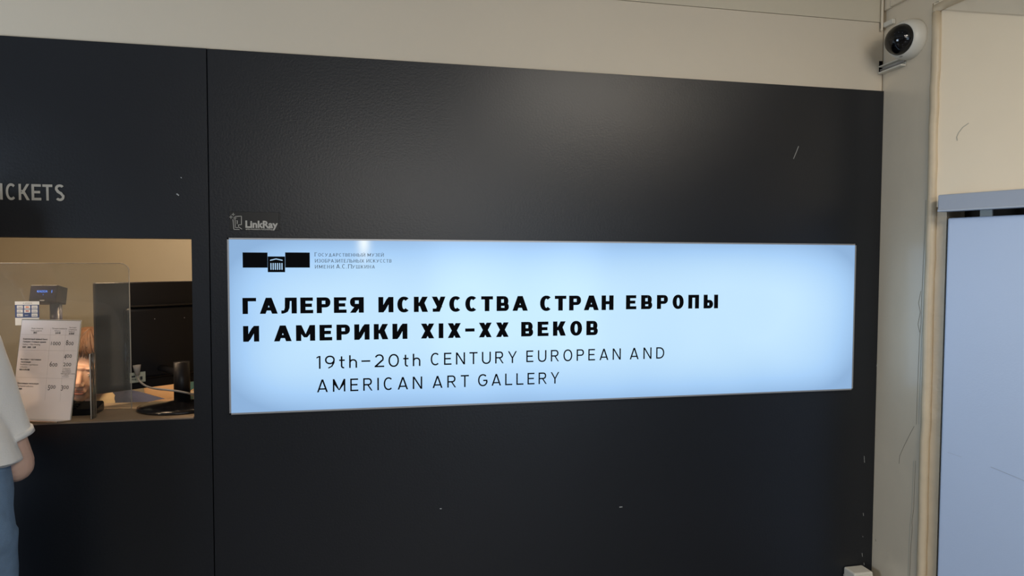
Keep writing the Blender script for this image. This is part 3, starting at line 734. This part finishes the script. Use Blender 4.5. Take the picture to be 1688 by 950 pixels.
# price list in its clear stand
ph = thing('price_list', 'pink-white printed price list leaning in a clear stand on the counter', 'price list')
yw, ln_, PW, PH = .3289, .1649, .1823, .2705
Rv = Vector((math.cos(yw), -math.sin(yw), 0)); Bv = Vector((math.sin(yw), math.cos(yw), 0)); Uv = Bv*math.sin(ln_)+Vector((0, 0, 1))*math.cos(ln_); Nv = Uv.cross(-Rv).normalized()
if Nv.y > 0: Nv = -Nv
BR = Vector((-.8404, .013, ZC+.0035)); BLp = BR-Rv*PW
def pm(u, v, o=0): return BLp + Rv*u + Uv*v + Nv*o
def psheet(bm, u0, u1, v0, v1, o0, o1):
    m4 = Matrix(((Rv.x, Nv.x, Uv.x, BLp.x), (Rv.y, Nv.y, Uv.y, BLp.y), (Rv.z, Nv.z, Uv.z, BLp.z), (0, 0, 0, 1))); box(bm, (u0, o0, v0), (u1, o1, v1), mx=m4)
bm = bmesh.new(); psheet(bm, 0, PW, 0, PH, -.0006, 0); obj('price_sheet', bm, PAPER, ph)
bm = bmesh.new(); psheet(bm, -.002, PW+.002, -.002, PH+.002, -.0035, -.0010); psheet(bm, -.002, PW+.002, -.0028, 0, -.0010, .045) ; obj('clear_stand', bm, ACR2, ph)
bm = bmesh.new(); tube(bm, [pm(0, PH+.002), pm(PW+.002, PH+.002), pm(PW+.002, 0)], .0011, 6); obj('stand_edge', bm, ACREDGE, ph, True)
TM = lambda u, v: Matrix(((Rv.x, Uv.x, Nv.x, pm(u, v, .0005).x), (Rv.y, Uv.y, Nv.y, pm(u, v, .0005).y), (Rv.z, Uv.z, Nv.z, pm(u, v, .0005).z), (0, 0, 0, 1)))
def up(x, y):   # photograph pixel -> sheet coordinates
    v = PN(x, y, BLp, Nv)-BLp; return v.dot(Rv), v.dot(Uv)
bm = bmesh.new()
def ptxt(s, x, y, size, lift=0, **k):
    u, v = up(x, y); add_text(bm, s, Matrix.Translation(Nv*lift) @ TM(u, v), size, **k)
for s, x, y, z in (('Комплексный единый билет', 38, 560, 0.00561), ('Галерея + Главное здание', 38, 564.5, 0.00561), ('套票：画廊、主楼', 37, 573.5, 0.00527),
                   ('Выставка + постоянная', 34, 593.5, 0.00561), ('экспозиция', 34, 597.8, 0.00561), ('展览与常设展', 32, 610.5, 0.00527), ('Постоянная экспозиция', 29, 633, 0.00561), ('常设展', 28, 642, 0.00527),
                   ('票价', 55, 550, .0058), ('全价票', 91, 550.5, .0056), ('优惠票', 113.5, 551.5, .0056)):
    ptxt(s, x, y, z); ptxt(s, x+.18, y+.05, z, .00012)
obj('bold_text', bm, BLACKINK, ph)['kind'] = 'stuff'; bm = bmesh.new()
for s, x, y, z in (('Gallery + Main Building', 37.5, 568.8, .0058), ('Exhibition + permanent', 33.5, 602, .0058), ('collection', 33, 606, .0058), ('Permanent collection', 28.5, 637.5, .0058),
                   ('Виды билетов', 52, 542.6, .0054), ('Ticket categories', 51, 546.2, .0050), ('Полная стоимость', 86, 542.8, .0052), ('Full price', 90, 546.5, .0050),
                   ('Льготная', 114, 541.2, .005), ('стоимость', 113.2, 544.6, .005), ('Reduced', 113.4, 547.8, .005),
                   ('учащиеся', 104.3, 608.4, .0046), ('и студенты', 103.4, 611.2, .0046), ('пенсионеры', 102.4, 614, .0046), ('многодетные семьи', 100.2, 616.8, .0046), ('students', 104.6, 619.4, .0046), ('concession', 102.8, 622, .0046)):
    ptxt(s, x, y, z)
obj('small_text', bm, REDINK, ph)['kind'] = 'stuff'; bm = bmesh.new()
def oldstyle(s, x, y):      # old-style figures: 0 1 2 low, 6 8 tall, 3 4 5 hanging
    u, v = up(x, y)
    for ch in s:
        k = .0135
        if ch in '012': sz, dv, wd = k*.95, 0, .0083 if ch != '1' else .0058
        elif ch in '68': sz, dv, wd = k*1.32, 0, .0082
        else: sz, dv, wd = k*1.25, -.0042, .0078
        me = ftext(ch, sz); xs = [q.co.x for q in me.vertices]; x_0, x_1 = min(xs), max(xs)
        sc_ = wd*.86/(x_1-x_0) if ch != '1' else 1.0
        hh = max(q.co.y for q in me.vertices)
        tgt = .0098 if ch in '012' else .0140
        me.transform(TM(u, v+dv) @ Matrix.Diagonal((sc_, tgt/hh, 1, 1)) @ Matrix.Translation((-x_0, 0, 0))); bm.from_mesh(me); bpy.data.meshes.remove(me); u += wd
for s, x, y in (('1000', 84, 569.3), ('800', 108.5, 569.3), ('400', 105.7, 590), ('600', 81.7, 604.5), ('200', 104.3, 604), ('500', 79, 641), ('300', 100.5, 641.5)): oldstyle(s, x, y)
obj('price_figures', bm, BLACKINK, ph)['kind'] = 'stuff'
bm = bmesh.new()
def ruled(xa, ya, xb, yb, wd=.0004):
    A_, B_ = pm(*up(xa, ya), .0003), pm(*up(xb, yb), .0003); s_ = (B_-A_).cross(Nv).normalized()*wd/2
    bm.faces.new([bm.verts.new(q) for q in (A_-s_, B_-s_, B_+s_, A_+s_)])
for r in ((35, 551.5, 130, 553), (32, 577, 127.5, 579), (27, 622, 121, 625), (84, 541, 74, 660), (109, 541, 99, 662)): ruled(*r)
obj('table_line', bm, mat('faint_grey_line', (.5, .44, .40, 1), .8), ph)

# black payment terminal behind the price list
tm = thing('payment_terminal', 'low black plastic terminal on the counter behind the price list', 'terminal')
xa = PY(162, 675, .10).x
bm = bmesh.new(); poly_prism(bm, [Vector((-.95, .078, ZC)), Vector((-.95, .142, ZC)), Vector((-.95, .142, ZC+.030)), Vector((-.95, .085, ZC+.016))], Vector((xa+.95, 0, 0)))
bmesh.ops.bevel(bm, geom=list(bm.edges), offset=.003, segments=2, affect='EDGES'); obj('terminal_body', bm, BLACKGL, tm)
bm = bmesh.new()
for i in range(4):
    for j in range(3):
        yy = .094+j*.012; zz = ZC+.016+(yy-.085)*.2456; box(bm, (-.935+i*.02, yy, zz), (-.92+i*.02, yy+.008, zz+.004), .001, 1)
obj('keys', bm, BLACKPL, tm)['kind'] = 'stuff'

# customer display on its pole
dp = thing('customer_display', 'black customer display with blue digits on a pole behind the screen', 'display')
DY = .20; c0 = PY(71, 484, DY); pc = PY(92.5, 515, DY+.03)
yw2 = -.12; tl = .22
m4 = Matrix.Translation(Vector((c0.x, DY, c0.z))) @ Matrix.Rotation(yw2, 4, 'Z') @ Matrix.Rotation(-tl, 4, 'X') 
W_, H_ = .076, .052
box_ = bmesh.new(); box(box_, (-W_/2, 0, -H_/2), (W_/2, .052, H_/2), .0025, 2, m4); obj('display_head', box_, BLACKPL, dp)
bm = bmesh.new(); box(bm, (-W_/2+.004, -.0008, -H_/2+.012), (W_/2-.004, .001, H_/2-.004), mx=m4); scn = obj('display_window', bm, LCDD, dp)
bm = bmesh.new(); mm = m4 @ Matrix.Translation((-.017, -.0014, .003)) @ FACE; add_text(bm, 'КАССА', mm, .0085, offset=.0002)
add_text(bm, '1', m4 @ Matrix.Translation((.022, -.0014, .002)) @ FACE, .011, offset=.0003); add_text(bm, 'т', m4 @ Matrix.Translation((0, -.0014, -.006)) @ FACE, .007)
obj('display_digits', bm, LCD, scn)
bm = bmesh.new(); box(bm, (-.006, -.001, -H_/2+.0035), (.006, .001, -H_/2+.0065), mx=m4); obj('head_badge', bm, FRAMEM, dp)
bm = bmesh.new(); tube(bm, [(pc.x, DY+.03, ZC+.004), (pc.x, DY+.03, c0.z-.02)], .0155, 20); obj('pole', bm, mat('dark_blue_pole', (.010, .012, .045, 1), .35), dp, True)
bm = lathe([(0, 0), (.045, 0), (.045, .004), (.038, .008), (0, .009)], 32); bmesh.ops.translate(bm, verts=bm.verts, vec=(pc.x-.02, .199, ZC)); obj('pole_base', bm, BLACKPL, dp, True)

# monitor seen from behind
mo = thing('computer_monitor', 'large black monitor seen from behind on a round foot at the window', 'monitor')
MB_ = Vector((-.8387, .1813, 1.153)); my = .6587
Mr = Vector((math.cos(my), math.sin(my), 0)); Mn = Vector((math.sin(my), -math.cos(my), 0)); Mz = Vector((0, 0, 1))
mm4 = Matrix(((Mr.x, -Mn.x, 0, MB_.x), (Mr.y, -Mn.y, 0, MB_.y), (0, 0, 1, MB_.z), (0, 0, 0, 1)))   # x along, y away from viewer, z up
MH = .333
obj('monitor_shell', (lambda b_: (box(b_, (0, .0, 0), (.53, .022, MH), .004, 3, mm4), b_)[1])(bmesh.new()), BLACKPL, mo)
bm = bmesh.new(); box(bm, (.075, -.018, .03), (.47, .0, .255), .012, 3, mm4); obj('rear_housing', bm, BLACKPL, mo)
bm = bmesh.new(); box(bm, (.004, .0215, .004), (.526, .0235, MH-.004), mx=mm4); obj('screen', bm, BLACKGL, mo)
bm = bmesh.new(); box(bm, (.09, -.022, .255), (.455, -.003, .262), .002, 1, mm4); obj('ridge', bm, BLACKGL, mo)
for px_, py_ in ((255, 526), (304, 524)):
    pp = PN(px_, py_, MB_+Mn*.019, Mn); bm = bmesh.new(); ell(bm, pp, (.0016, .0016, .0016), seg=10, ring=6); obj('screw', bm, FRAMEM, mo, True)
nk = Vector((-.597, .155, 0))
bm = bmesh.new(); tube(bm, [(nk.x, nk.y, ZC+.012), (nk.x, nk.y, ZC+.135)], .0225, 28); obj('stand_neck', bm, BLACKPL, mo, True)
bm = bmesh.new(); tube(bm, [tuple(nk+Vector((0, 0, ZC+.100))), tuple(nk-Mn*.160+Vector((0, 0, ZC+.100)))], [(.014, .010), (.014, .010)], 16); obj('stand_arm', bm, BLACKPL, mo)
bm = lathe([(0, 0), (.118, 0), (.122, .003), (.120, .007), (.100, .011), (.045, .015), (.03, .018), (0, .018)], 64); bmesh.ops.translate(bm, verts=bm.verts, vec=(nk.x, nk.y, ZC)); obj('stand_foot', bm, BLACKGL, mo, True)
def MPx(x, y, o=.019): return PN(x, y, MB_+Mn*o, Mn)
a_, b_ = MPx(214, 615.5), MPx(240, 629)
def mbox(bm, A_, B_, o, th):
    u0, u1 = (A_-MB_).dot(Mr), (B_-MB_).dot(Mr); v0, v1 = B_.z-MB_.z, A_.z-MB_.z; box(bm, (min(u0, u1), -o-th, v0), (max(u0, u1), -o, v1), mx=mm4)
bm = bmesh.new(); mbox(bm, a_, b_, .0182, .0008); lab = obj('rear_label', bm, STICK, mo)
bm = bmesh.new()
for k in range(9):
    p_, q_ = MPx(217+k*.9, 624.5, .0192), MPx(217.5+k*.9, 627.5, .0192); mbox(bm, p_, q_, .0191, .0002)
p_, q_ = MPx(217, 620, .0192), MPx(223, 622.5, .0192); mbox(bm, p_, q_, .0191, .0002); p_, q_ = MPx(231, 621, .0192), MPx(235, 626, .0192); mbox(bm, p_, q_, .0191, .0002)
obj('label_print', bm, GREYINK, lab)
# cable with plug
kc = thing('monitor_cable', 'grey cable with plug hanging from the back of the monitor', 'cable')
A_ = MPx(225.5, 602, .028); B_ = MPx(226.5, 619, .028)
bm = bmesh.new(); tube(bm, [A_, A_.lerp(B_, .5), B_], [(.012, .007), (.009, .006), (.006, .005)], 14, ref=(.6, -.8, .01)); obj('plug', bm, GREYCABLE, kc, True)
pts = [B_, MPx(229, 627, .04), MPx(237, 634.5, .06), MPx(247, 639, .085)] + [PY(260, 641.5, .125), PY(275, 643, .112), PY(292, 645, .108), PY(308, 648, .11), PY(322, 650, .13), Vector((-.44, .2, 1.13))]
sm_ = []
for i in range(len(pts)-1):
    p0_, p1_, p2_, p3_ = pts[max(i-1, 0)], pts[i], pts[i+1], pts[min(i+2, len(pts)-1)]
    for k in range(5):
        t_ = k/5; sm_.append(.5*((2*p1_)+(p2_-p0_)*t_+(2*p0_-5*p1_+4*p2_-p3_)*t_*t_+(-p0_+3*p1_-3*p2_+p3_)*t_**3))
bm = bmesh.new(); tube(bm, sm_+[pts[-1]], .0030, 10); obj('cord', bm, GREYCABLE, kc, True)
# turquoise carton
q = PY(307, 654.5, .40)
bxm = bmesh.new(); box(bxm, (q.x-.014, .40, ZC), (q.x+.013, .45, ZC+.045), .001, 1); tc_ = obj('carton', bxm, TEAL); tag(tc_, 'small turquoise carton beside the monitor foot', 'carton')
bxm = bmesh.new(); box(bxm, (q.x-.0135, .3985, ZC+.004), (q.x-.002, .3995, ZC+.012)); obj('carton_print', bxm, PAPER, tc_)
# cream leaflets at the left, behind the visitor
for i, (x0_, y0_, x1_, y1_, Yv, lb) in enumerate(((-14, 611, 10, 650, .052, 'cream leaflet standing nearest the visitor shoulder'), (4, 610.5, 19, 660, .075, 'cream leaflet standing close beside the price list'))):
    P_, Q_ = PY(x0_, y0_, Yv), PY(x1_, y0_, Yv)
    m_ = Matrix.Translation((P_.x, Yv, ZC)) @ Matrix.Rotation(-.12+i*.05, 4, 'Y') @ Matrix.Rotation(.12, 4, 'Z')
    lf = obj('leaflet', bx((-.012, -.0015, .003), (Q_.x-P_.x, .0015, P_.z-ZC), mx=m_), CREAMPAPER); tag(lf, lb, 'leaflet', 'leaflets at the left of the counter')

# ------------------------------------------------------------------ chair behind the counter and the clerk's stool
ch = thing('side_chair', 'peach-coloured rounded chair back seen under the monitor behind the counter', 'chair')
q = PY(262, 660, .95)
bm = bmesh.new(); ell(bm, (q.x+.022, 1.05, 1.02), (.112, .028, .155), seg=36, ring=24); obj('backrest', bm, PEACH, ch, True)
obj('seat', bx((q.x-.03, .90, .46), (q.x+.25, 1.10, .52), .02, 3), PEACH, ch)
bm = bmesh.new(); tube(bm, [(q.x+.06, 1.075, .50), (q.x+.06, 1.078, .95)], .012, 10); obj('back_post', bm, BLACKPL, ch, True)
for dx, dy in ((-.01, .92), (.23, .92), (-.01, 1.08), (.23, 1.08)):
    bm = bmesh.new(); tube(bm, [(q.x+dx, dy, 0), (q.x+dx, dy, .46)], .012, 10); obj('leg', bm, BLACKPL, ch, True)

# ================================================================== PEOPLE
def head_shapes(bm, m4):
    """head facing -y, height .235, centre at origin"""
    R3 = m4.to_3x3()
    def e(c, r, seg=24, ring=16): ell(bm, m4 @ Vector(c), r, R3, seg, ring)
    e((0, .018, .032), (.074, .090, .086)); e((0, -.028, -.025), (.061, .062, .080)); e((0, -.040, -.078), (.040, .038, .032)); e((0, -.062, -.094), (.022, .020, .017))
    for s in (-1, 1):
        e((s*.034, -.060, -.036), (.026, .024, .026)); e((s*.076, .012, -.006), (.007, .017, .029)); e((s*.031, -.074, -.003), (.0155, .012, .0105)); e((s*.0095, -.098, -.040), (.0085, .009, .007))
        e((s*.030, -.078, .016), (.022, .010, .007)); e((s*.052, -.02, -.065), (.018, .03, .03))
    e((0, -.082, .018), (.012, .010, .008))
    def P(v): return m4 @ Vector(v)
    tube(bm, [P((0, -.080, .010)), P((0, -.094, -.012)), P((0, -.106, -.034))], [.0075, .0085, .0115], 14); e((0, -.103, -.038), (.0115, .0115, .0095))
    e((0, -.084, -.066), (.024, .010, .013)); e((0, -.091, -.0625), (.019, .0065, .0045)); e((0, -.090, -.0715), (.0165, .0075, .0055))
def hand(bm, w, d, up, side, curl=.35, s=1.0):
    """palm and five separate fingers; w wrist point, d pointing direction, up back-of-hand normal, side thumb direction"""
    d = Vector(d).normalized(); up = Vector(up); up = (up-d*up.dot(d)).normalized(); sd = Vector(side); sd = (sd-d*sd.dot(d)-up*sd.dot(up)).normalized()
    P = lambda a, b, c: Vector(w)+d*a*s+sd*b*s+up*c*s
    R3 = Matrix((d, sd, up)).transposed()
    ell(bm, P(.045, 0, 0), (.050*s, .040*s, .015*s), R3); ell(bm, P(.07, .0, 0), (.026*s, .040*s, .013*s), R3)
    for b, L, k in ((.029, .072, 0), (.010, .080, 1), (-.010, .075, 2), (-.028, .060, 3)):
        j0 = P(.078-abs(b)*.15, b, 0); c1 = curl*.5; c2 = curl*1.3; c3 = curl*1.9
        j1 = j0+(d*math.cos(c1)-up*math.sin(c1))*L*.45*s; j2 = j1+(d*math.cos(c2)-up*math.sin(c2))*L*.30*s; j3 = j2+(d*math.cos(c3)-up*math.sin(c3))*L*.25*s
        limb(bm, [j0, j1, j2, j3], [.0088*s, .0082*s, .0075*s, .0062*s], 10, 2)
    t0 = P(.02, .028, -.004); limb(bm, [t0, P(.045, .052, -.008), P(.068, .062, -.014), P(.088, .060, -.02)], [.013*s, .0105*s, .0095*s, .0075*s], 10, 2)

# ---- clerk seated behind the window
ck = thing('person', 'woman with short reddish-brown hair in navy cardigan seated behind the ticket window', 'person')
HC_ = PY(143.5, 603.5, .62)
HM = Matrix.Translation(HC_) @ Matrix.Rotation(.17, 4, 'Z') @ Matrix.Rotation(.13, 4, 'Y') @ Matrix.Rotation(.16, 4, 'X')
bm = bmesh.new(); head_shapes(bm, HM)
hx, hy, hz = HC_
BXO = .05; ZN = hz-.145     # base of the neck
limb(bm, [(hx+.005, hy+.035, hz-.06), (hx+.015, hy+.055, hz-.12), (hx+.035, hy+.075, hz-.18)], [.048, .046, .055])
limb(bm, [(hx+BXO, hy+.08, ZN-.05), (hx+BXO, hy+.09, ZN-.2), (hx+BXO, hy+.09, ZN-.36)], [(.145, .08), (.135, .09), (.15, .10)], 24)
for s in (-1, 1):
    limb(bm, [(hx+BXO+s*.05, hy+.075, ZN-.005), (hx+BXO+s*.155, hy+.075, ZN-.06)], [.04, .048])
    sh = Vector((hx+BXO+s*.165, hy+.07, ZN-.07)); el = Vector((hx+BXO+s*.215, hy+.02, ZN-.31)); wr_ = Vector((hx+.01+s*.11, hy-.22, ZN-.315))
    limb(bm, [sh, el], [.046, .038]); limb(bm, [el, wr_], [.037, .026])
    hand(bm, wr_, (-.25*s, -.96, -.02), (0, 0, 1), (-s, 0, 0), .25, .92)
for s in (-1, 1):
    hp = Vector((hx+BXO+s*.09, hy+.10, .54)); kn = Vector((hx+.01+s*.10, hy-.26, .52)); an = Vector((hx+.01+s*.10, hy-.22, .09))
    limb(bm, [hp, kn], [.078, .058], 20); limb(bm, [kn, an], [.056, .038], 18); limb(bm, [an+Vector((0, .03, -.045)), an+Vector((0, -.13, -.055))], [(.036, .030), (.036, .022)], 14)
limb(bm, [(hx+BXO, hy+.09, ZN-.30), (hx+BXO, hy+.10, .60)], [(.135, .10), (.150, .11)], 24)
body = fuse(obj('body', bm, SKIN, ck, True), .0034, 5)
st = thing('stool', 'round stool under the seated woman behind the counter', 'stool')
bm = lathe([(0, .40), (.15, .40), (.17, .41), (.17, .435), (.15, .448), (0, .448)], 32); bmesh.ops.translate(bm, verts=bm.verts, vec=(hx+BXO, hy+.10, 0)); obj('seat', bm, BLACKPL, st, True)
bm = bmesh.new(); tube(bm, [(hx+BXO, hy+.10, .02), (hx+BXO, hy+.10, .40)], .02, 12); obj('column', bm, BLACKPL, st, True)
bm = lathe([(0, 0), (.2, 0), (.2, .012), (.03, .03), (0, .03)], 32); bmesh.ops.translate(bm, verts=bm.verts, vec=(hx+BXO, hy+.10, 0)); obj('foot', bm, BLACKPL, st, True)
# clothing
bm = bmesh.new()
limb(bm, [(hx+BXO, hy+.078, ZN-.045), (hx+BXO, hy+.088, ZN-.2), (hx+BXO, hy+.09, ZN-.40), (hx+BXO, hy+.095, .63)], [(.155, .088), (.15, .103), (.165, .115), (.170, .120)], 30)
for s in (-1, 1):
    limb(bm, [(hx+BXO+s*.055, hy+.080, ZN-.012), (hx+BXO+s*.158, hy+.075, ZN-.06)], [.052, .066])
    sh = Vector((hx+BXO+s*.165, hy+.07, ZN-.07)); el = Vector((hx+BXO+s*.215, hy+.02, ZN-.31)); wr_ = Vector((hx+.01+s*.12, hy-.19, ZN-.315))
    limb(bm, [sh, el], [.064, .055]); limb(bm, [el, wr_], [.047, .036])
card = fuse(obj('cardigan', bm, NAVY, ck, True), .005, 4)
bm = bmesh.new()   # pale top filling the V of the cardigan
ell(bm, (hx+.035, hy+.040, ZN-.050), (.062, .075, .095)); ell(bm, (hx+.032, hy+.055, ZN-.0), (.058, .052, .042))
obj('top', bm, mat('cream_top', (.62, .47, .28, 1), .8, bump=.2, bscale=80), ck, True)
bm = bmesh.new()
for s in (-1, 1):
    hp = Vector((hx+BXO+s*.09, hy+.10, .54)); kn = Vector((hx+.01+s*.10, hy-.26, .52)); an = Vector((hx+.01+s*.10, hy-.22, .11))
    limb(bm, [hp, kn], [.086, .066], 20); limb(bm, [kn, an], [.064, .055], 18)
fuse(obj('trousers', bm, VINYL, ck, True), .007, 4)
bm = bmesh.new(); P = lambda v: HM @ Vector(v); R3 = HM.to_3x3()
ell(bm, P((0, -.0930, -.0620)), (.0185, .0062, .0036), R3); ell(bm, P((0, -.0925, -.0705)), (.0160, .0070, .0046), R3); obj('lips', bm, LIPS, ck, True)
for s in (-1, 1):
    bm = bmesh.new(); ell(bm, P((s*.031, -.0785, -.0050)), (.0115, .0078, .0042), R3); ey = obj('eye', bm, EYEW, ck, True)
    bm = bmesh.new(); ell(bm, P((s*.031, -.0852, -.0065)), (.0052, .0026, .0042), R3); obj('iris', bm, EYED, ey, True)
    bm = bmesh.new(); tube(bm, [P((s*(.031+q), -.0858+abs(q)*.35, -.0020-q*q*16)) for q in (-.0135, -.009, -.004, 0, .004, .009, .0135)], .0014, 6); obj('eyelashes', bm, EYED, ck, True)
    bm = bmesh.new(); tube(bm, [P((s*(.031+q), -.0885+abs(q)*.42, .0165-q*q*14)) for q in (-.018, -.010, 0, .010, .019)], [(.0018, .0012), (.0028, .0014), (.0028, .0014), (.002, .0012), (.001, .001)], 6); obj('eyebrow', bm, HAIR, ck, True)
# hair: a cap and many locks sweeping from the crown over the forehead
random.seed(11)
bm = bmesh.new(); ell(bm, P((0, .030, .046)), (.083, .092, .084), R3, 28, 18); ell(bm, P((0, .05, -.01)), (.078, .070, .080), R3)
cp = P((.012, .012, .128))
for k in range(340):
    a_ = random.uniform(-math.pi, math.pi); fr_ = -math.cos(a_)   # a_=0 faces the front (-y)
    dx_, dy_ = math.sin(a_), -math.cos(a_)
    front = max(0, math.cos(a_))
    L = .50+random.uniform(0, .5)
    zend = (.045 if front > .35 else -.035)+random.uniform(-.016, .012)
    pts = []; rr = random.uniform(1.0, 1.06)
    for i in range(9):
        t_ = i/8; th = t_*math.radians(78 if front > .35 else 112)*random.uniform(.96, 1.04)
        swirl = .35*t_*(1 if front > .2 else .25)
        xx = .0865*rr*math.sin(th)*math.sin(a_+swirl); yy = .018-.0985*rr*math.sin(th)*math.cos(a_+swirl); zz = .040+.089*rr*math.cos(th)
        if front <= .35 and t_ > .75: xx *= .97
        pts.append(P((xx, yy, zz+.006*math.sin(k+t_*3)*t_)))
    tube(bm, pts, [.0030]+[.0034]*6+[.0024, .0008], 5)
obj('hair', bm, HAIR, ck, True)

# ---- visitor at the counter, seen from behind at the left edge
vs = thing('person', 'person in white T-shirt and blue jeans standing at the counter at left edge', 'person')
hem = PY(27, 786, -.24); el = PY(30, 768, -.17); wr_ = PY(-45, 800, -.075)
TX = hem.x-.165; TYc = -.235
SH = Vector((TX+.050, TYc+.035, 1.345)); NK = Vector((TX-.10, TYc+.06, 1.40)); HD = Vector((TX-.125, TYc+.10, 1.585))
SHL = Vector((TX-.25, TYc+.05, 1.33)); elL = Vector((TX-.30, TYc+.09, 1.09)); wrL = Vector((TX-.16, -.045, 1.135))
el = PY(25, 768, -.155); wr_ = Vector((TX-.10, -.050, 1.138)) 
bm = bmesh.new()
VH = Matrix.Translation(HD) @ Matrix.Rotation(math.pi+.1, 4, 'Z') @ Matrix.Rotation(.25, 4, 'X')
head_shapes(bm, VH)
limb(bm, [HD+Vector((0, -.03, -.06)), NK+Vector((0, -.01, .01)), NK+Vector((0, -.02, -.06))], [.052, .052, .06])
limb(bm, [(TX-.10, TYc+.04, 1.33), (TX-.05, TYc+.01, 1.18), (TX, TYc, 1.06), (TX, TYc, .93)], [(.13, .070), (.130, .080), (.130, .090), (.130, .095)], 26)
for a_, b_, c_ in ((SH, el, wr_), (SHL, elL, wrL)):
    limb(bm, [NK+Vector((0, -.02, -.03)), a_], [.045, .048]); limb(bm, [a_, a_.lerp(b_, .5), b_], [.050, .046, .041]); limb(bm, [b_, b_.lerp(c_, .35), c_], [.040, .040, .027])
hand(bm, wr_, (-.6, .75, -.1), (0, .1, 1), (-.7, -.5, 0), .3, .95); hand(bm, wrL, (.1, .9, -.1), (0, .1, 1), (1, 0, 0), .3, .95)
HPX = TX
for s in (-1, 1):
    limb(bm, [(HPX+s*.070, TYc, .90), (HPX+s*.074, TYc+.015, .50), (HPX+s*.08, TYc-.01, .10)], [.070, .054, .036], 20)
    limb(bm, [(HPX+s*.08, TYc-.03, .05), (HPX+s*.085, TYc+.13, .035)], [(.036, .034), (.040, .026)], 14)
fuse(obj('body', bm, SKIN2, vs, True), .0038, 5)
# T-shirt: torso and two sleeves, one cloth surface
bm = bmesh.new()
tube(bm, [(TX-.105, TYc+.045, 1.400), (TX-.10, TYc+.042, 1.375), (TX-.10, TYc+.04, 1.32), (TX-.05, TYc+.01, 1.2), (TX-.005, TYc-.005, 1.10), (TX+.002, TYc-.008, hem.z+.008)], [(.070, .062), (.105, .090), (.170, .112), (.162, .116), (.163, .122), (.168, .128)], 36, ref=(0, 1, 0))
ell(bm, (TX-.10, TYc+.035, 1.345), (.14, .100, .060))
def sleeve(a_, b_, L=.62):
    e_ = a_.lerp(b_, L); limb(bm, [NK+Vector((0, -.01, -.045)), a_], [.055, .062]); d_ = (e_-a_).normalized()
    tube(bm, [a_-d_*.01, a_.lerp(e_, .5), e_], [.062, .064, (.066, .062)], 28)
sleeve(SH, el, .78); sleeve(SHL, elL)
tee = fuse(obj('t_shirt', bm, TEE, vs, True), .0045, 3)
nrm = [v.normal.copy() for v in tee.data.vertices]
for v, vn in zip(tee.data.vertices, nrm):       # folds
    c_ = v.co.copy(); n_ = noise.noise(Vector((c_.x*9+c_.z*6, c_.y*9, c_.z*4)))*.010+noise.noise(Vector((c_.x*22, c_.y*22, c_.z*9+3)))*.004
    v.co = c_+vn*n_
bm = bmesh.new(); e_ = SH.lerp(el, .78); d_ = (el-SH).normalized(); tube(bm, [e_-d_*.016, e_-d_*.001], [(.0620, .0595), (.0625, .0598)], 36); obj('sleeve_hem', bm, TEE, vs, True)
# jeans
bm = bmesh.new()
limb(bm, [(HPX, TYc, hem.z+.05), (HPX, TYc-.005, .98), (HPX, TYc-.005, .90)], [(.140, .105), (.148, .115), (.150, .120)], 32)
for s in (-1, 1): limb(bm, [(HPX+s*.070, TYc, .90), (HPX+s*.074, TYc+.012, .52), (HPX+s*.08, TYc-.01, .09)], [(.080, .102), .068, .060], 22)
jn = fuse(obj('jeans', bm, DENIM, vs, True), .006, 3)
nrm = [v.normal.copy() for v in jn.data.vertices]
for v, vn in zip(jn.data.vertices, nrm): v.co += vn*noise.noise(v.co*14)*.005
for s in (-1, 1):
    bm = bmesh.new(); limb(bm, [(HPX+s*.08, TYc-.045, .045), (HPX+s*.083, TYc+.06, .042), (HPX+s*.087, TYc+.145, .034)], [(.043, .042), (.046, .038), (.046, .030)], 18); obj('shoe', bm, SHOEM, vs, True)
bm = bmesh.new(); P = lambda v: VH @ Vector(v); R3 = VH.to_3x3()
ell(bm, P((0, .030, .040)), (.083, .094, .088), R3, 28, 18); ell(bm, P((0, .05, -.03)), (.075, .065, .075), R3)
for k in range(150):
    a_ = random.uniform(-math.pi, math.pi); pts = []
    for i in range(7):
        th = i/6*math.radians(70 if math.cos(a_) > .35 else 125); pts.append(P((.086*math.sin(th)*math.sin(a_), .025-.098*math.sin(th)*math.cos(a_), .040+.090*math.cos(th))))
    tube(bm, pts, [.004]*6+[.001], 5)
obj('hair', bm, HAIR2, vs, True)
for s in (-1, 1):
    bm = bmesh.new(); ell(bm, P((s*.031, -.0790, -.0035)), (.0125, .0085, .0065), R3); ey = obj('eye', bm, EYEW, vs, True)
    bm = bmesh.new(); ell(bm, P((s*.031, -.0855, -.0045)), (.0052, .0028, .0052), R3); obj('iris', bm, EYED, ey, True)
bm = bmesh.new(); ell(bm, P((0, -.0930, -.0620)), (.0185, .0062, .0036), R3); ell(bm, P((0, -.0925, -.0705)), (.0160, .0070, .0046), R3); obj('lips', bm, LIPS, vs, True)

# real lamps behind the light sources
for nm, lb, x, y, sx, sy in (('ceiling_lamp', 'flat ceiling lamp above the right side of the hall', 1.2, -2.0, .9, .3), ('ceiling_lamp', 'flat ceiling lamp at the far end of the hall', .25, -4.5, .9, .3)):
    o = obj(nm, bx((x-sx/2-.02, y-sy/2-.02, HC-.045), (x+sx/2+.02, y+sy/2+.02, HC-.001), .004, 2), WHITEPL); tag(o, lb, 'lamp', 'ceiling lamps of the hall')
